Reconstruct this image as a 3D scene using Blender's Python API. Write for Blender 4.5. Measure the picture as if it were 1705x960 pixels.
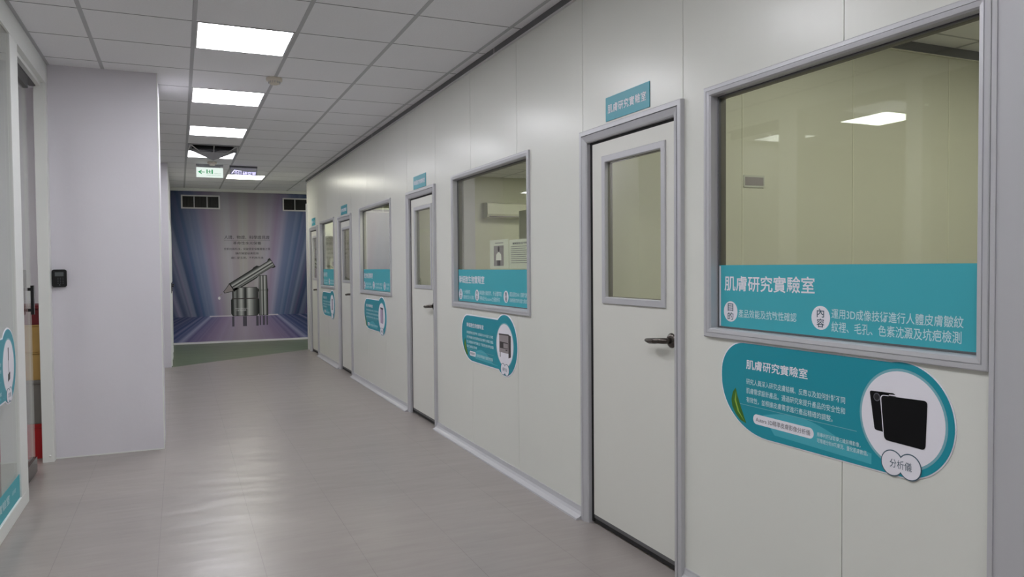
import bpy, bmesh, math, random
from mathutils import Matrix, Vector

for _o in list(bpy.data.objects):
    bpy.data.objects.remove(_o)
SC = bpy.context.scene
COL = SC.collection
random.seed(4)

# ------------------------------------------------------------------ camera, world, exposure
CAM_H = 1.3958
FPX, YAW, PITCH, ROLL = 1268.60, 0.4115, -0.0287, -0.0082
cam_data = bpy.data.cameras.new('camera')
cam_data.sensor_fit = 'HORIZONTAL'
cam_data.sensor_width = 36.0
cam_data.lens = FPX / 1705.0 * 36.0
cam_data.clip_start = 0.02
cam = bpy.data.objects.new('camera', cam_data)
COL.objects.link(cam)
_f = Vector((math.sin(YAW) * math.cos(PITCH), math.cos(YAW) * math.cos(PITCH), math.sin(PITCH)))
_r = Vector((math.cos(YAW), -math.sin(YAW), 0))
_u = _r.cross(_f)
_r2 = _r * math.cos(ROLL) + _u * math.sin(ROLL)
_u2 = -_r * math.sin(ROLL) + _u * math.cos(ROLL)
cam.matrix_world = Matrix(((_r2.x, _u2.x, -_f.x, 0), (_r2.y, _u2.y, -_f.y, 0), (_r2.z, _u2.z, -_f.z, CAM_H), (0, 0, 0, 1)))
SC.camera = cam

world = bpy.data.worlds.new('world')
SC.world = world
world.use_nodes = True
world.node_tree.nodes['Background'].inputs[0].default_value = (0.6, 0.65, 0.7, 1)
world.node_tree.nodes['Background'].inputs[1].default_value = 0.15

SC.view_settings.view_transform = 'Standard'
SC.view_settings.look = 'None'
SC.view_settings.gamma = 1.0
SC.view_settings.use_curve_mapping = False
SC.view_settings.exposure = 0.0
LAMP = 19.0             # corridor panels
LAMP_FAR = 20.0         # the panel near the far wall
LAMP_ROOM = 18.0        # laboratory panels
LAMP_LEFT = 18.0        # panels of the glazed office on the left

# ------------------------------------------------------------------ geometry constants (metres)
CE = 2.8997            # ceiling
XW = 2.0258            # corridor face of the panel wall
WT = 0.05              # panel wall thickness
XL = -0.86             # glazed partition on the left
TILE = 0.61
XA, YA = 0.1121, 5.045 # ceiling grid origin
YE = 15.4              # far wall

# ------------------------------------------------------------------ materials
def lin(c):
    return tuple(((v / 255) / 12.92 if v / 255 <= 0.04045 else ((v / 255 + 0.055) / 1.055) ** 2.4) for v in c) + (1.0,)

def new_mat(name):
    m = bpy.data.materials.new(name)
    m.use_nodes = True
    nt = m.node_tree
    return m, nt, nt.nodes['Principled BSDF']

def mat(name, rgb, rough=0.5, metal=0.0, noise=0.0, nscale=8.0, spec=0.5, bump=0.0, bscale=60.0, stretch=(1, 1, 1)):
    m, nt, b = new_mat(name)
    c = lin(rgb)
    b.inputs['Roughness'].default_value = rough
    b.inputs['Metallic'].default_value = metal
    b.inputs['Specular IOR Level'].default_value = spec
    b.inputs['Base Color'].default_value = c
    tc = nt.nodes.new('ShaderNodeTexCoord')
    mp = nt.nodes.new('ShaderNodeMapping')
    mp.inputs['Scale'].default_value = stretch
    nt.links.new(tc.outputs['Object'], mp.inputs['Vector'])
    if noise > 0:
        n = nt.nodes.new('ShaderNodeTexNoise')
        n.inputs['Scale'].default_value = nscale
        n.inputs['Detail'].default_value = 5
        nt.links.new(mp.outputs[0], n.inputs['Vector'])
        mx = nt.nodes.new('ShaderNodeMix')
        mx.data_type = 'RGBA'
        mx.inputs[6].default_value = tuple(v * (1 - noise) for v in c[:3]) + (1,)
        mx.inputs[7].default_value = tuple(min(1, v * (1 + noise)) for v in c[:3]) + (1,)
        nt.links.new(n.outputs['Fac'], mx.inputs[0])
        nt.links.new(mx.outputs[2], b.inputs['Base Color'])
    if bump > 0:
        n2 = nt.nodes.new('ShaderNodeTexNoise')
        n2.inputs['Scale'].default_value = bscale
        nt.links.new(mp.outputs[0], n2.inputs['Vector'])
        bp = nt.nodes.new('ShaderNodeBump')
        bp.inputs['Strength'].default_value = bump
        bp.inputs['Distance'].default_value = 0.01
        nt.links.new(n2.outputs['Fac'], bp.inputs['Height'])
        nt.links.new(bp.outputs[0], b.inputs['Normal'])
    return m

def emit_mat(name, rgb, strength):
    m, nt, b = new_mat(name)
    nt.nodes.remove(b)
    e = nt.nodes.new('ShaderNodeEmission')
    e.inputs[0].default_value = lin(rgb)
    e.inputs[1].default_value = strength
    nt.links.new(e.outputs[0], nt.nodes['Material Output'].inputs[0])
    return m

def glass_mat(name, tint, f0=0.04, gloss=1.0, power=5):
    """clear pane: transparent with a facing-dependent mirror reflection"""
    m, nt, b = new_mat(name)
    nt.nodes.remove(b)
    tr = nt.nodes.new('ShaderNodeBsdfTransparent')
    tr.inputs[0].default_value = tuple(tint) + (1,)
    gl = nt.nodes.new('ShaderNodeBsdfGlossy')
    gl.inputs['Roughness'].default_value = 0.0
    gl.inputs['Color'].default_value = (gloss, gloss, gloss, 1)
    lw = nt.nodes.new('ShaderNodeLayerWeight')
    lw.inputs[0].default_value = 0.5
    p = nt.nodes.new('ShaderNodeMath'); p.operation = 'POWER'; p.inputs[1].default_value = power
    nt.links.new(lw.outputs['Facing'], p.inputs[0])
    ma = nt.nodes.new('ShaderNodeMath'); ma.operation = 'MULTIPLY_ADD'
    ma.inputs[1].default_value = 1 - f0; ma.inputs[2].default_value = f0
    nt.links.new(p.outputs[0], ma.inputs[0])
    mx = nt.nodes.new('ShaderNodeMixShader')
    nt.links.new(ma.outputs[0], mx.inputs[0])
    nt.links.new(tr.outputs[0], mx.inputs[1])
    nt.links.new(gl.outputs[0], mx.inputs[2])
    nt.links.new(mx.outputs[0], nt.nodes['Material Output'].inputs[0])
    return m

class NT:
    """small helper for building node maths"""
    def __init__(s, nt): s.nt = nt
    def m(s, op, a, b=None, c=None, clamp=False):
        n = s.nt.nodes.new('ShaderNodeMath'); n.operation = op; n.use_clamp = clamp
        for i, v in enumerate((a, b, c)):
            if v is None: continue
            if isinstance(v, (int, float)): n.inputs[i].default_value = v
            else: s.nt.links.new(v, n.inputs[i])
        return n.outputs[0]
    def ramp(s, fac, stops, interp='LINEAR'):
        n = s.nt.nodes.new('ShaderNodeValToRGB')
        n.color_ramp.interpolation = interp
        el = n.color_ramp.elements
        while len(el) < len(stops): el.new(0.5)
        for e, (p, c) in zip(el, stops):
            e.position = p; e.color = c
        s.nt.links.new(fac, n.inputs[0])
        return n.outputs[0]
    def mix(s, fac, a, b, blend='MIX'):
        n = s.nt.nodes.new('ShaderNodeMix'); n.data_type = 'RGBA'; n.blend_type = blend
        for i, v in ((0, fac), (6, a), (7, b)):
            if isinstance(v, (int, float)): n.inputs[i].default_value = v
            elif isinstance(v, tuple): n.inputs[i].default_value = v
            else: s.nt.links.new(v, n.inputs[i])
        return n.outputs[2]
    def noise(s, vec, scale, detail=3, dim='3D'):
        n = s.nt.nodes.new('ShaderNodeTexNoise'); n.noise_dimensions = dim
        n.inputs['Scale'].default_value = scale; n.inputs['Detail'].default_value = detail
        s.nt.links.new(vec, n.inputs['W' if dim == '1D' else 'Vector'])
        return n.outputs['Fac']
    def xyz(s, kind='Object'):
        t = s.nt.nodes.new('ShaderNodeTexCoord'); x = s.nt.nodes.new('ShaderNodeSeparateXYZ')
        s.nt.links.new(t.outputs[kind], x.inputs[0])
        return x.outputs[0], x.outputs[1], x.outputs[2], t.outputs[kind]
    def comb(s, x, y, z):
        n = s.nt.nodes.new('ShaderNodeCombineXYZ')
        for i, v in enumerate((x, y, z)):
            if isinstance(v, (int, float)): n.inputs[i].default_value = v
            else: s.nt.links.new(v, n.inputs[i])
        return n.outputs[0]

def floor_mat(name, c1, c2, rough):
    m, nt, b = new_mat(name)
    N = NT(nt)
    x, y, z, v = N.xyz()
    st = N.noise(N.comb(N.m('MULTIPLY', x, 1.4), N.m('MULTIPLY', y, 12.0), 0.0), 3.0, 3)
    bl = N.noise(v, 1.3, 3)
    f = N.m('ADD', N.m('MULTIPLY', st, 0.6), N.m('MULTIPLY', bl, 0.4))
    colr = N.ramp(f, [(0.3, lin(c1)), (0.7, lin(c2))])
    P = 0.457
    dx = N.m('ABSOLUTE', N.m('SUBTRACT', N.m('FRACT', N.m('DIVIDE', N.m('ADD', x, 0.575 + 20 * P), P)), 0.5))
    dy = N.m('ABSOLUTE', N.m('SUBTRACT', N.m('FRACT', N.m('DIVIDE', N.m('ADD', y, 20 * P - 5.42), P)), 0.5))
    seam = N.m('MAXIMUM', N.m('GREATER_THAN', dx, 0.497), N.m('MULTIPLY', N.m('GREATER_THAN', dy, 0.4975), 0.6))
    colr = N.mix(N.m('MULTIPLY', seam, N.m('MULTIPLY', bl, 0.7)), colr, lin((70, 62, 58)))
    nt.links.new(colr, b.inputs['Base Color'])
    b.inputs['Roughness'].default_value = rough
    b.inputs['Specular IOR Level'].default_value = 0.5
    bp = nt.nodes.new('ShaderNodeBump'); bp.inputs['Strength'].default_value = 0.28; bp.inputs['Distance'].default_value = 0.03
    nt.links.new(N.noise(N.comb(x, N.m('MULTIPLY', y, 2.6), 0.0), 1.7, 2), bp.inputs['Height'])
    nt.links.new(bp.outputs[0], b.inputs['Normal'])
    return m

M = {}
M['panel'] = mat('ivory_panel', (222, 223, 216), 0.27, noise=0.015, nscale=2, spec=0.45)
M['seam'] = mat('panel_joint', (140, 140, 134), 0.6)
M['door'] = mat('door_skin', (220, 220, 213), 0.38, noise=0.015, nscale=2)
M['alu'] = mat('aluminium', (194, 194, 198), 0.36, metal=0.2, noise=0.02, nscale=30, stretch=(1, 1, 0.1))
M['aludark'] = mat('dull_aluminium', (104, 104, 106), 0.45, metal=0.35, noise=0.04, nscale=12)
M['alubright'] = mat('bright_aluminium', (212, 212, 212), 0.3, metal=0.3)
M['black'] = mat('rubber_and_gap_black', (12, 12, 13), 0.6)
M['blackgloss'] = mat('black_plastic', (14, 14, 16), 0.3)
M['nickel'] = mat('dark_nickel', (92, 86, 82), 0.22, metal=0.9)
M['white'] = mat('white_paint', (224, 221, 228), 0.55, noise=0.03, nscale=3, bump=0.05, bscale=40)
M['whiteframe'] = mat('white_frame', (230, 232, 229), 0.4)
M['ceil'] = mat('mineral_tile', (241, 241, 244), 0.9, noise=0.05, nscale=90, bump=0.15, bscale=160)
M['tbar'] = mat('ceiling_bar', (186, 187, 190), 0.5)
M['joint'] = mat('tile_joint', (120, 121, 124), 0.8)
M['lining'] = mat('dark_lining', (112, 108, 98), 0.5)
M['void'] = mat('ceiling_void', (40, 40, 40), 0.9)
M['floor'] = floor_mat('grey_vinyl', (145, 138, 134), (154, 147, 143), 0.31)
M['floorgreen'] = floor_mat('green_vinyl', (92, 104, 80), (104, 116, 92), 0.34)
M['teal'] = mat('teal_vinyl', (62, 172, 186), 0.45)
M['tealdark'] = mat('deep_teal_print', (20, 146, 164), 0.4)
M['tealwave'] = mat('mid_teal_print', (72, 174, 190), 0.4)
M['tealpale'] = mat('pale_teal_print', (124, 178, 190), 0.4)
M['tealsign'] = mat('teal_sign', (34, 150, 168), 0.35)
M['print'] = mat('white_print', (236, 234, 242), 0.45)
M['paleprint'] = mat('pale_print', (200, 228, 234), 0.45)
M['slate'] = mat('slate_print', (66, 92, 108), 0.5)
M['ink'] = mat('black_ink', (22, 22, 26), 0.5)
M['tabletink'] = mat('tablet_black_print', (7, 7, 10), 0.6, spec=0.2)
M['greyink'] = mat('grey_ink', (96, 96, 104), 0.5)
M['leaf'] = mat('leaf_print', (58, 110, 28), 0.5, noise=0.35, nscale=40, stretch=(1, 4, 1))
M['leaflight'] = mat('leaf_vein_print', (150, 186, 70), 0.5)
M['lilac'] = mat('lilac_print', (176, 158, 186), 0.5)
M['cabgrey'] = mat('cabinet_print', (150, 142, 144), 0.5)
M['cabdark'] = mat('cabinet_dark_print', (64, 58, 60), 0.5)
M['paper'] = mat('paper', (228, 230, 218), 0.7)
M['roomwall'] = mat('cream_panel', (222, 222, 206), 0.45, noise=0.015, nscale=2)
M['lightseam'] = mat('light_joint', (232, 232, 214), 0.4)
M['glass'] = glass_mat('window_glass', (0.935, 0.948, 0.905))
M['glassclear'] = glass_mat('clear_glass', (0.955, 0.97, 0.96), power=8)
M['lamp'] = emit_mat('lamp_diffuser', (250, 250, 255), LAMP)
M['lampfar'] = emit_mat('warm_lamp_diffuser', (255, 253, 236), LAMP_FAR)
M['lamproom'] = emit_mat('room_lamp_diffuser', (255, 254, 240), LAMP_ROOM)
M['lampleft'] = emit_mat('office_lamp_diffuser', (252, 254, 250), LAMP_LEFT)
M['lampdim'] = emit_mat('dim_lamp_diffuser', (252, 254, 250), 4.0)
M['plastic'] = mat('ivory_plastic', (214, 206, 192), 0.5)
M['whiteplastic'] = mat('white_plastic', (222, 224, 222), 0.4)
M['ventbar'] = mat('grey_vent', (168, 168, 174), 0.5)
M['louver'] = mat('dark_louver', (72, 72, 72), 0.5)
M['exitface'] = emit_mat('exit_sign_face', (232, 246, 238), 1.0)
M['exitgreen'] = emit_mat('exit_sign_green', (40, 168, 100), 0.75)
M['exitgrey'] = emit_mat('exit_sign_small_print', (150, 190, 168), 0.8)
M['purple'] = emit_mat('violet_lit_letters', (206, 200, 255), 2.4)
M['violet'] = emit_mat('violet_lit_edge', (126, 112, 214), 0.6)
M['acrylic'] = glass_mat('acrylic_plate', (0.88, 0.88, 0.95))
M['screen'] = mat('grey_screen', (92, 96, 98), 0.35)
M['keyprint'] = mat('key_print', (84, 86, 92), 0.5)
M['red'] = mat('red_plastic', (186, 22, 30), 0.4)
M['darkred'] = mat('dark_red_card', (112, 18, 30), 0.5)
M['card'] = mat('cardboard', (196, 160, 96), 0.8, noise=0.08, nscale=14)
M['greybin'] = mat('grey_plastic', (128, 124, 120), 0.4, noise=0.15, nscale=9)
M['wood'] = mat('brown_wood', (132, 96, 74), 0.5, noise=0.2, nscale=10, stretch=(6, 6, 0.6))
M['beige'] = mat('beige_laminate', (196, 184, 160), 0.5)
M['greypanel'] = mat('grey_board', (196, 192, 214), 0.6)
M['cabinet'] = mat('grey_green_steel', (204, 206, 194), 0.45)

# ------------------------------------------------------------------ mesh helpers
class MB:
    def __init__(s):
        s.v, s.f, s.mi, s.sm = [], [], [], []
    def add(s, vs, fs, mi=0, smooth=False):
        n = len(s.v)
        s.v += [tuple(p) for p in vs]
        for f in fs:
            s.f.append(tuple(i + n for i in f)); s.mi.append(mi); s.sm.append(smooth)
        return s
    def box(s, x0, x1, y0, y1, z0, z1, mi=0):
        vs = [(x0, y0, z0), (x1, y0, z0), (x1, y1, z0), (x0, y1, z0), (x0, y0, z1), (x1, y0, z1), (x1, y1, z1), (x0, y1, z1)]
        return s.add(vs, [(0, 3, 2, 1), (4, 5, 6, 7), (0, 1, 5, 4), (1, 2, 6, 5), (2, 3, 7, 6), (3, 0, 4, 7)], mi)
    def prism(s, poly, fn, a, b, mi=0):
        """extrude a 2-D polygon; fn(u, v, d) -> xyz"""
        n = len(poly)
        vs = [fn(u, v, a) for u, v in poly] + [fn(u, v, b) for u, v in poly]
        fs = [tuple(range(n)), tuple(range(2 * n - 1, n - 1, -1))]
        for i in range(n):
            j = (i + 1) % n
            fs.append((i, i + n, j + n, j))
        return s.add(vs, fs, mi)
    def tube(s, pts, rad, seg=14, mi=0, squash=None):
        pts = [Vector(p) for p in pts]
        rings = []
        up = Vector((0, 0, 1))
        for i, p in enumerate(pts):
            t = (pts[min(i + 1, len(pts) - 1)] - pts[max(i - 1, 0)]).normalized()
            a = t.cross(up)
            if a.length < 1e-4: a = t.cross(Vector((0, 1, 0)))
            a.normalize(); b = a.cross(t).normalized()
            r = rad[i] if isinstance(rad, (list, tuple)) else rad
            k = squash[i] if squash else 1.0
            rings.append([p + a * (r * math.cos(2 * math.pi * j / seg)) + b * (r * k * math.sin(2 * math.pi * j / seg)) for j in range(seg)])
        vs = [q for R in rings for q in R]
        fs = []
        for i in range(len(rings) - 1):
            for j in range(seg):
                k = (j + 1) % seg
                fs.append((i * seg + j, i * seg + k, (i + 1) * seg + k, (i + 1) * seg + j))
        s.add(vs, fs, mi, True)
        n = len(rings)
        s.add(rings[0], [tuple(range(seg - 1, -1, -1))], mi)
        s.add(rings[-1], [tuple(range(seg))], mi)
        return s
    def lathe(s, prof, c, axis='z', seg=32, mi=0):
        """prof: (radius, height) pairs round an axis through c"""
        vs, fs = [], []
        for r, h in prof:
            for j in range(seg):
                a = 2 * math.pi * j / seg
                p = (r * math.cos(a), r * math.sin(a), h)
                if axis == 'x': p = (p[2], p[0], p[1])
                if axis == 'y': p = (p[0], p[2], p[1])
                vs.append((c[0] + p[0], c[1] + p[1], c[2] + p[2]))
        for i in range(len(prof) - 1):
            for j in range(seg):
                k = (j + 1) % seg
                fs.append((i * seg + j, i * seg + k, (i + 1) * seg + k, (i + 1) * seg + j))
        return s.add(vs, fs, mi, True)
    def frame(s, rect, prof, fn, mi=0, open_bottom=False):
        """mitred profile swept round a rectangle (u0,u1,v0,v1); prof: (inset, out)"""
        u0, u1, v0, v1 = rect
        loops = []
        for d, o in prof:
            vb = v0 if open_bottom else v0 + d
            loops.append([fn(u0 + d, vb, o), fn(u0 + d, v1 - d, o), fn(u1 - d, v1 - d, o), fn(u1 - d, vb, o)])
        vs = [p for L in loops for p in L]
        fs = []
        for i in range(len(loops) - 1):
            for j in range(3 if open_bottom else 4):
                k = (j + 1) % 4
                fs.append((i * 4 + j, i * 4 + k, (i + 1) * 4 + k, (i + 1) * 4 + j))
        if open_bottom:
            fs.append(tuple(i * 4 for i in range(len(loops))))
            fs.append(tuple(i * 4 + 3 for i in range(len(loops))))
        return s.add(vs, fs, mi)
    def build(s, name, mats, parent=None, bevel=0.0):
        off = parent.matrix_world.translation if parent is not None and parent.type == 'EMPTY' else Vector((0, 0, 0))
        if parent is not None and parent.parent is not None:
            off = OFF[parent.name]
        elif parent is not None:
            off = OFF.get(parent.name, Vector((0, 0, 0)))
        me = bpy.data.meshes.new(name)
        me.from_pydata([(p[0] - off.x, p[1] - off.y, p[2] - off.z) for p in s.v], [], s.f)
        for m in (mats if isinstance(mats, (list, tuple)) else [mats]):
            me.materials.append(m)
        me.polygons.foreach_set('material_index', s.mi)
        me.polygons.foreach_set('use_smooth', s.sm)
        bm = bmesh.new(); bm.from_mesh(me)
        bmesh.ops.remove_doubles(bm, verts=bm.verts, dist=1e-6)
        bmesh.ops.recalc_face_normals(bm, faces=bm.faces)
        bm.to_mesh(me); bm.free()
        o = bpy.data.objects.new(name, me)
        COL.objects.link(o)
        if parent is not None: o.parent = parent
        OFF[o.name] = off
        if bevel > 0:
            bv = o.modifiers.new('bevel', 'BEVEL'); bv.width = bevel; bv.segments = 2; bv.limit_method = 'ANGLE'
        return o

OFF = {}
def tag(o, label=None, cat=None, group=None, kind=None):
    if label: o['label'] = label
    if cat: o['category'] = cat
    if group: o['group'] = group
    if kind: o['kind'] = kind
    return o
def thing(name, label, cat, loc, group=None, kind=None):
    o = bpy.data.objects.new(name, None)
    COL.objects.link(o)
    o.location = loc
    o.empty_display_size = 0.1
    OFF[o.name] = Vector(loc)
    return tag(o, label, cat, group, kind)

# mapping (u, v, depth) -> xyz for each face things are fixed to; depth grows out of the face
def on_right(X=XW):  return lambda u, v, d: (X - d, u, v)          # u = Y
def on_left(X=XL):   return lambda u, v, d: (X + d, u, v)
def on_end(Y=YE):    return lambda u, v, d: (u, Y - d, v)          # u = X

def text_mesh(body, bold=0.0, spacing=1.0):
    c = bpy.data.curves.new('lettering', 'FONT')
    c.body = body; c.size = 1.0; c.resolution_u = 3; c.offset = bold; c.space_character = spacing
    c.align_x = 'LEFT'
    o = bpy.data.objects.new('lettering', c)
    COL.objects.link(o)
    bpy.context.view_layer.update()
    dg = bpy.context.evaluated_depsgraph_get()
    me = bpy.data.meshes.new_from_object(o.evaluated_get(dg))
    bpy.data.objects.remove(o); bpy.data.curves.remove(c)
    vs = [(v.co.x, v.co.y) for v in me.vertices]
    fs = [tuple(p.vertices) for p in me.polygons]
    bpy.data.meshes.remove(me)
    return vs, fs

def put_text(mb, body, ul, ur, vb, vt, fn, d, mi=0, bold=0.0, spacing=1.0, skew=0.0):
    """lettering fitted to the box from ul (start of line) to ur, vb..vt"""
    vs, fs = text_mesh(body, bold, spacing)
    x0 = min(p[0] for p in vs); x1 = max(p[0] for p in vs)
    y0 = min(p[1] for p in vs); y1 = max(p[1] for p in vs)
    pts = []
    for x, y in vs:
        a = (x - x0) / (x1 - x0)
        u = ul + (ur - ul) * a
        v = vb + (vt - vb) * ((y - y0) / (y1 - y0)) + skew * a
        pts.append(fn(u, v, d))
    mb.add(pts, fs, mi)

def arc(cu, cv, ru, rv, a0, a1, n=12):
    return [(cu + ru * math.cos(math.radians(a0 + (a1 - a0) * i / n)), cv + rv * math.sin(math.radians(a0 + (a1 - a0) * i / n))) for i in range(n + 1)]

def rrect(u0, u1, v0, v1, r, n=6):
    return arc(u1 - r, v1 - r, r, r, 0, 90, n) + arc(u0 + r, v1 - r, r, r, 90, 180, n) + arc(u0 + r, v0 + r, r, r, 180, 270, n) + arc(u1 - r, v0 + r, r, r, 270, 360, n)

# ================================================================== THE SETTING
# ---- floor
mb = MB()
Y0F, Y1F = -4.5, 16.2
b0 = (-5.0, 9.2); b1 = (-0.116, 11.887); b2 = (2.033, 13.433); b3 = (7.5, 17.2)
def yb(x):  # boundary of the green vinyl
    if x <= b1[0]: return b0[1] + (b1[1] - b0[1]) * (x - b0[0]) / (b1[0] - b0[0])
    return b1[1] + (b2[1] - b1[1]) * (x - b1[0]) / (b2[0] - b1[0])
xs = [-5.0, -0.116, XW, 5.0]
for xa, xb in zip(xs[:-1], xs[1:]):
    mb.add([(xa, Y0F, 0), (xb, Y0F, 0), (xb, min(yb(xb), Y1F), 0), (xa, min(yb(xa), Y1F), 0)], [(0, 1, 2, 3)], 0)
    mb.add([(xa, min(yb(xa), Y1F), 0), (xb, min(yb(xb), Y1F), 0), (xb, Y1F, 0), (xa, Y1F, 0)], [(0, 1, 2, 3)], 1)
mb.box(-5.0, 7.5, Y0F, Y1F, -0.1, -0.002, 0)
tag(mb.build('floor', [M['floor'], M['floorgreen']]), 'grey vinyl floor with a green area at the far end', 'floor', kind='structure')

# ---- corridor ceiling: tiles, bars
LIGHT_CELLS = {(0, 0): 0, (0, 3): 0, (0, 6): 0, (0, 9): 0, (1, 13): 1, (0, -3): 0, (0, -6): 0, (0, -9): 0, (0, -12): 0}
DIFF_CELL = (0, 8)
mb = MB()
bars = MB()
cols = [(-1.108, -0.498)] + []
edges_x = [XL, XA - TILE, XA, XA + TILE, XA + 2 * TILE, XA + 3 * TILE, XW]
for ci in range(6):
    x0, x1 = edges_x[ci], edges_x[ci + 1]
    for r in range(-16, 18):
        y0 = YA + r * TILE; y1 = min(y0 + TILE, YE)
        if y0 >= YE: continue
        if (ci - 2, r) in LIGHT_CELLS or (ci - 2, r) == DIFF_CELL: continue
        mb.box(x0 + (0.011 if ci else 0), x1 - (0.011 if ci < 5 else 0), y0 + 0.0028, y1 - 0.0028, CE, CE + 0.015)
mb.box(-5.0, 5.0, -4.5, 16.2, CE + 0.13, CE + 0.15, 1)
# ceiling of the side passage and the lobby at the far end
mb.box(-5.0, XL - 0.001, -4.5, 16.2, CE, CE + 0.015)
mb.box(XW + 0.001, 5.0, 13.42, YE, CE, CE + 0.015)
ceil = tag(mb.build('ceiling', [M['ceil'], M['void']]), 'suspended ceiling of square grey tiles', 'ceiling', kind='structure')
for x in edges_x[1:-1]:
    bars.box(x - 0.0125, x + 0.0125, -4.5, YE, CE - 0.0015, CE + 0.012)
for r in range(-15, 18):
    y = YA + r * TILE
    if y < YE: bars.box(XL, XW, y - 0.0045, y + 0.0045, CE - 0.0004, CE + 0.012, 1)
bars.build('ceiling_bars', [M['tbar'], M['joint']], ceil)
mb = MB(); mb.box(XL + 0.0015, XL + 0.018, -4.5, 6.49, CE - 0.002, CE + 0.002); mb.box(XL + 0.0015, XL + 0.004, -4.5, 6.49, CE - 0.010, CE)
tag(mb.build('trim_1', M['tbar']), 'thin ceiling edge angle above the glass partition', 'trim', kind='structure')
# rooms' ceilings
mb = MB(); mb.box(XW + WT, 6.4, -3.0, 11.9, CE, CE + 0.02); mb.box(XW + WT, 6.4, 11.9, 13.3, CE, CE + 0.02)
for k in range(8):
    mb.box(XW + WT + 0.5 + k * TILE - 0.012, XW + WT + 0.5 + k * TILE + 0.012, -3.0, 11.9, CE - 0.002, CE + 0.01, 1)
for k in range(24):
    mb.box(XW + WT, 6.4, -2.6 + k * TILE - 0.008, -2.6 + k * TILE + 0.008, CE - 0.002, CE + 0.01, 1)
tag(mb.build('ceiling', [M['ceil'], M['tbar']]), 'tiled ceiling of the laboratory rooms behind the panel wall', 'ceiling', kind='structure')

# ---- right panel wall with door and window openings
DOORS = [  # y0, y1, top of frame
    (2.752, 3.667, 2.118), (6.258, 7.147, 2.110), (9.730, 10.600, 2.094), (12.310, 13.120, 2.078)]
WINS = [   # y0, y1, z0, z1
    (1.378, 2.604, 1.098, 2.128), (4.344, 5.832, 1.082, 2.126), (7.763, 9.262, 1.092, 2.119), (10.922, 12.090, 1.097, 2.117)]
YR0, YR1 = 1.366, 13.41
seams = [1.885, 2.762, 3.660, 4.545, 5.400, 6.262, 7.147, 8.030, 8.900, 9.740, 10.598, 11.480, 12.320, 13.110]
openings = [(a + 0.03, b - 0.03, -0.01, t - 0.03) for a, b, t in DOORS] + [(a + 0.025, b - 0.025, c + 0.025, d - 0.025) for a, b, c, d in WINS]
ys = sorted(set([YR0, YR1] + seams + [o[0] for o in openings] + [o[1] for o in openings]))
mb = MB()
for a, b in zip(ys[:-1], ys[1:]):
    mid = (a + b) / 2
    hole = [o for o in openings if o[0] < mid < o[1]]
    zs = [(0.0, CE)] if not hole else ([(0.0, hole[0][2])] if hole[0][2] > 0 else []) + [(hole[0][3], CE)]
    ga = 0.0017 if a in seams else 0.0
    gb = 0.0017 if b in seams else 0.0
    for z0, z1 in zs:
        mb.box(XW, XW + 0.006, a + ga, b - gb, z0, z1, 0)
        mb.box(XW + 0.006, XW + WT, a, b, z0, z1, 1)
tag(mb.build('wall_right', [M['panel'], M['seam']]), 'long ivory panel wall with laboratory doors and windows', 'wall', kind='structure')
# end post of the panel wall next to the camera and the wooden leaf beyond it
mb = MB(); mb.box(XW - 0.022, XW + WT, 1.236, 1.366, 0, CE); mb.box(XW - 0.026, XW - 0.02, 1.352, 1.366, 0, CE)
tag(mb.build('trim_2', M['alu']), 'wide aluminium post closing the near end of the panel wall', 'trim', kind='structure')
mb = MB(); mb.box(XW - 0.005, XW + WT, -4.4, 1.236, 0, CE)
tag(mb.build('wall_right', M['wood']), 'brown wooden wall panel beside the aluminium post', 'wall', kind='structure')
# corner post at the far end
mb = MB(); mb.box(XW - 0.012, XW + WT, 13.36, 13.42, 0, 2.5); mb.box(XW - 0.018, XW - 0.01, 13.385, 13.42, 0, 2.5)
tag(mb.build('trim_3', M['alubright']), 'pale corner strip at the far end of the panel wall', 'trim', kind='structure')
# aluminium channel along the top, its shade put into a darker grey
mb = MB()
fr = on_right()
cuts = [YR0, 4.885, 8.5, 12.1, YR1]
for a, b in zip(cuts[:-1], cuts[1:]):
    mb.box(XW - 0.014, XW, a + 0.002, b - 0.002, 2.858, CE + 0.004, 0)
    mb.box(XW - 0.018, XW, a, b, 2.852, 2.858, 1)
for c in cuts[1:-1]:
    mb.box(XW - 0.016, XW, c - 0.004, c + 0.004, 2.853, CE, 1)
tag(mb.build('trim_4', [M['aludark'], M['alubright']]), 'aluminium channel coloured in shaded grey where the panel wall meets the ceiling', 'trim', kind='structure')
# coved base between the doors
mb = MB()
cove = [(0.0, 0.062), (0.006, 0.062), (0.007, 0.054), (0.012, 0.036), (0.022, 0.022), (0.036, 0.013), (0.05, 0.009), (0.052, 0.0), (0.0, 0.0)]
segs = [(YR0, DOORS[0][0] - 0.002), (DOORS[0][1], DOORS[1][0]), (DOORS[1][1], DOORS[2][0]), (DOORS[2][1], DOORS[3][0])]
for a, b in segs:
    mb.prism(cove, lambda d, v, y: (XW - d, y, v), a, b)
tag(mb.build('baseboard_right', M['alu']), 'coved aluminium base strip along the panel wall', 'baseboard', kind='structure')

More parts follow.
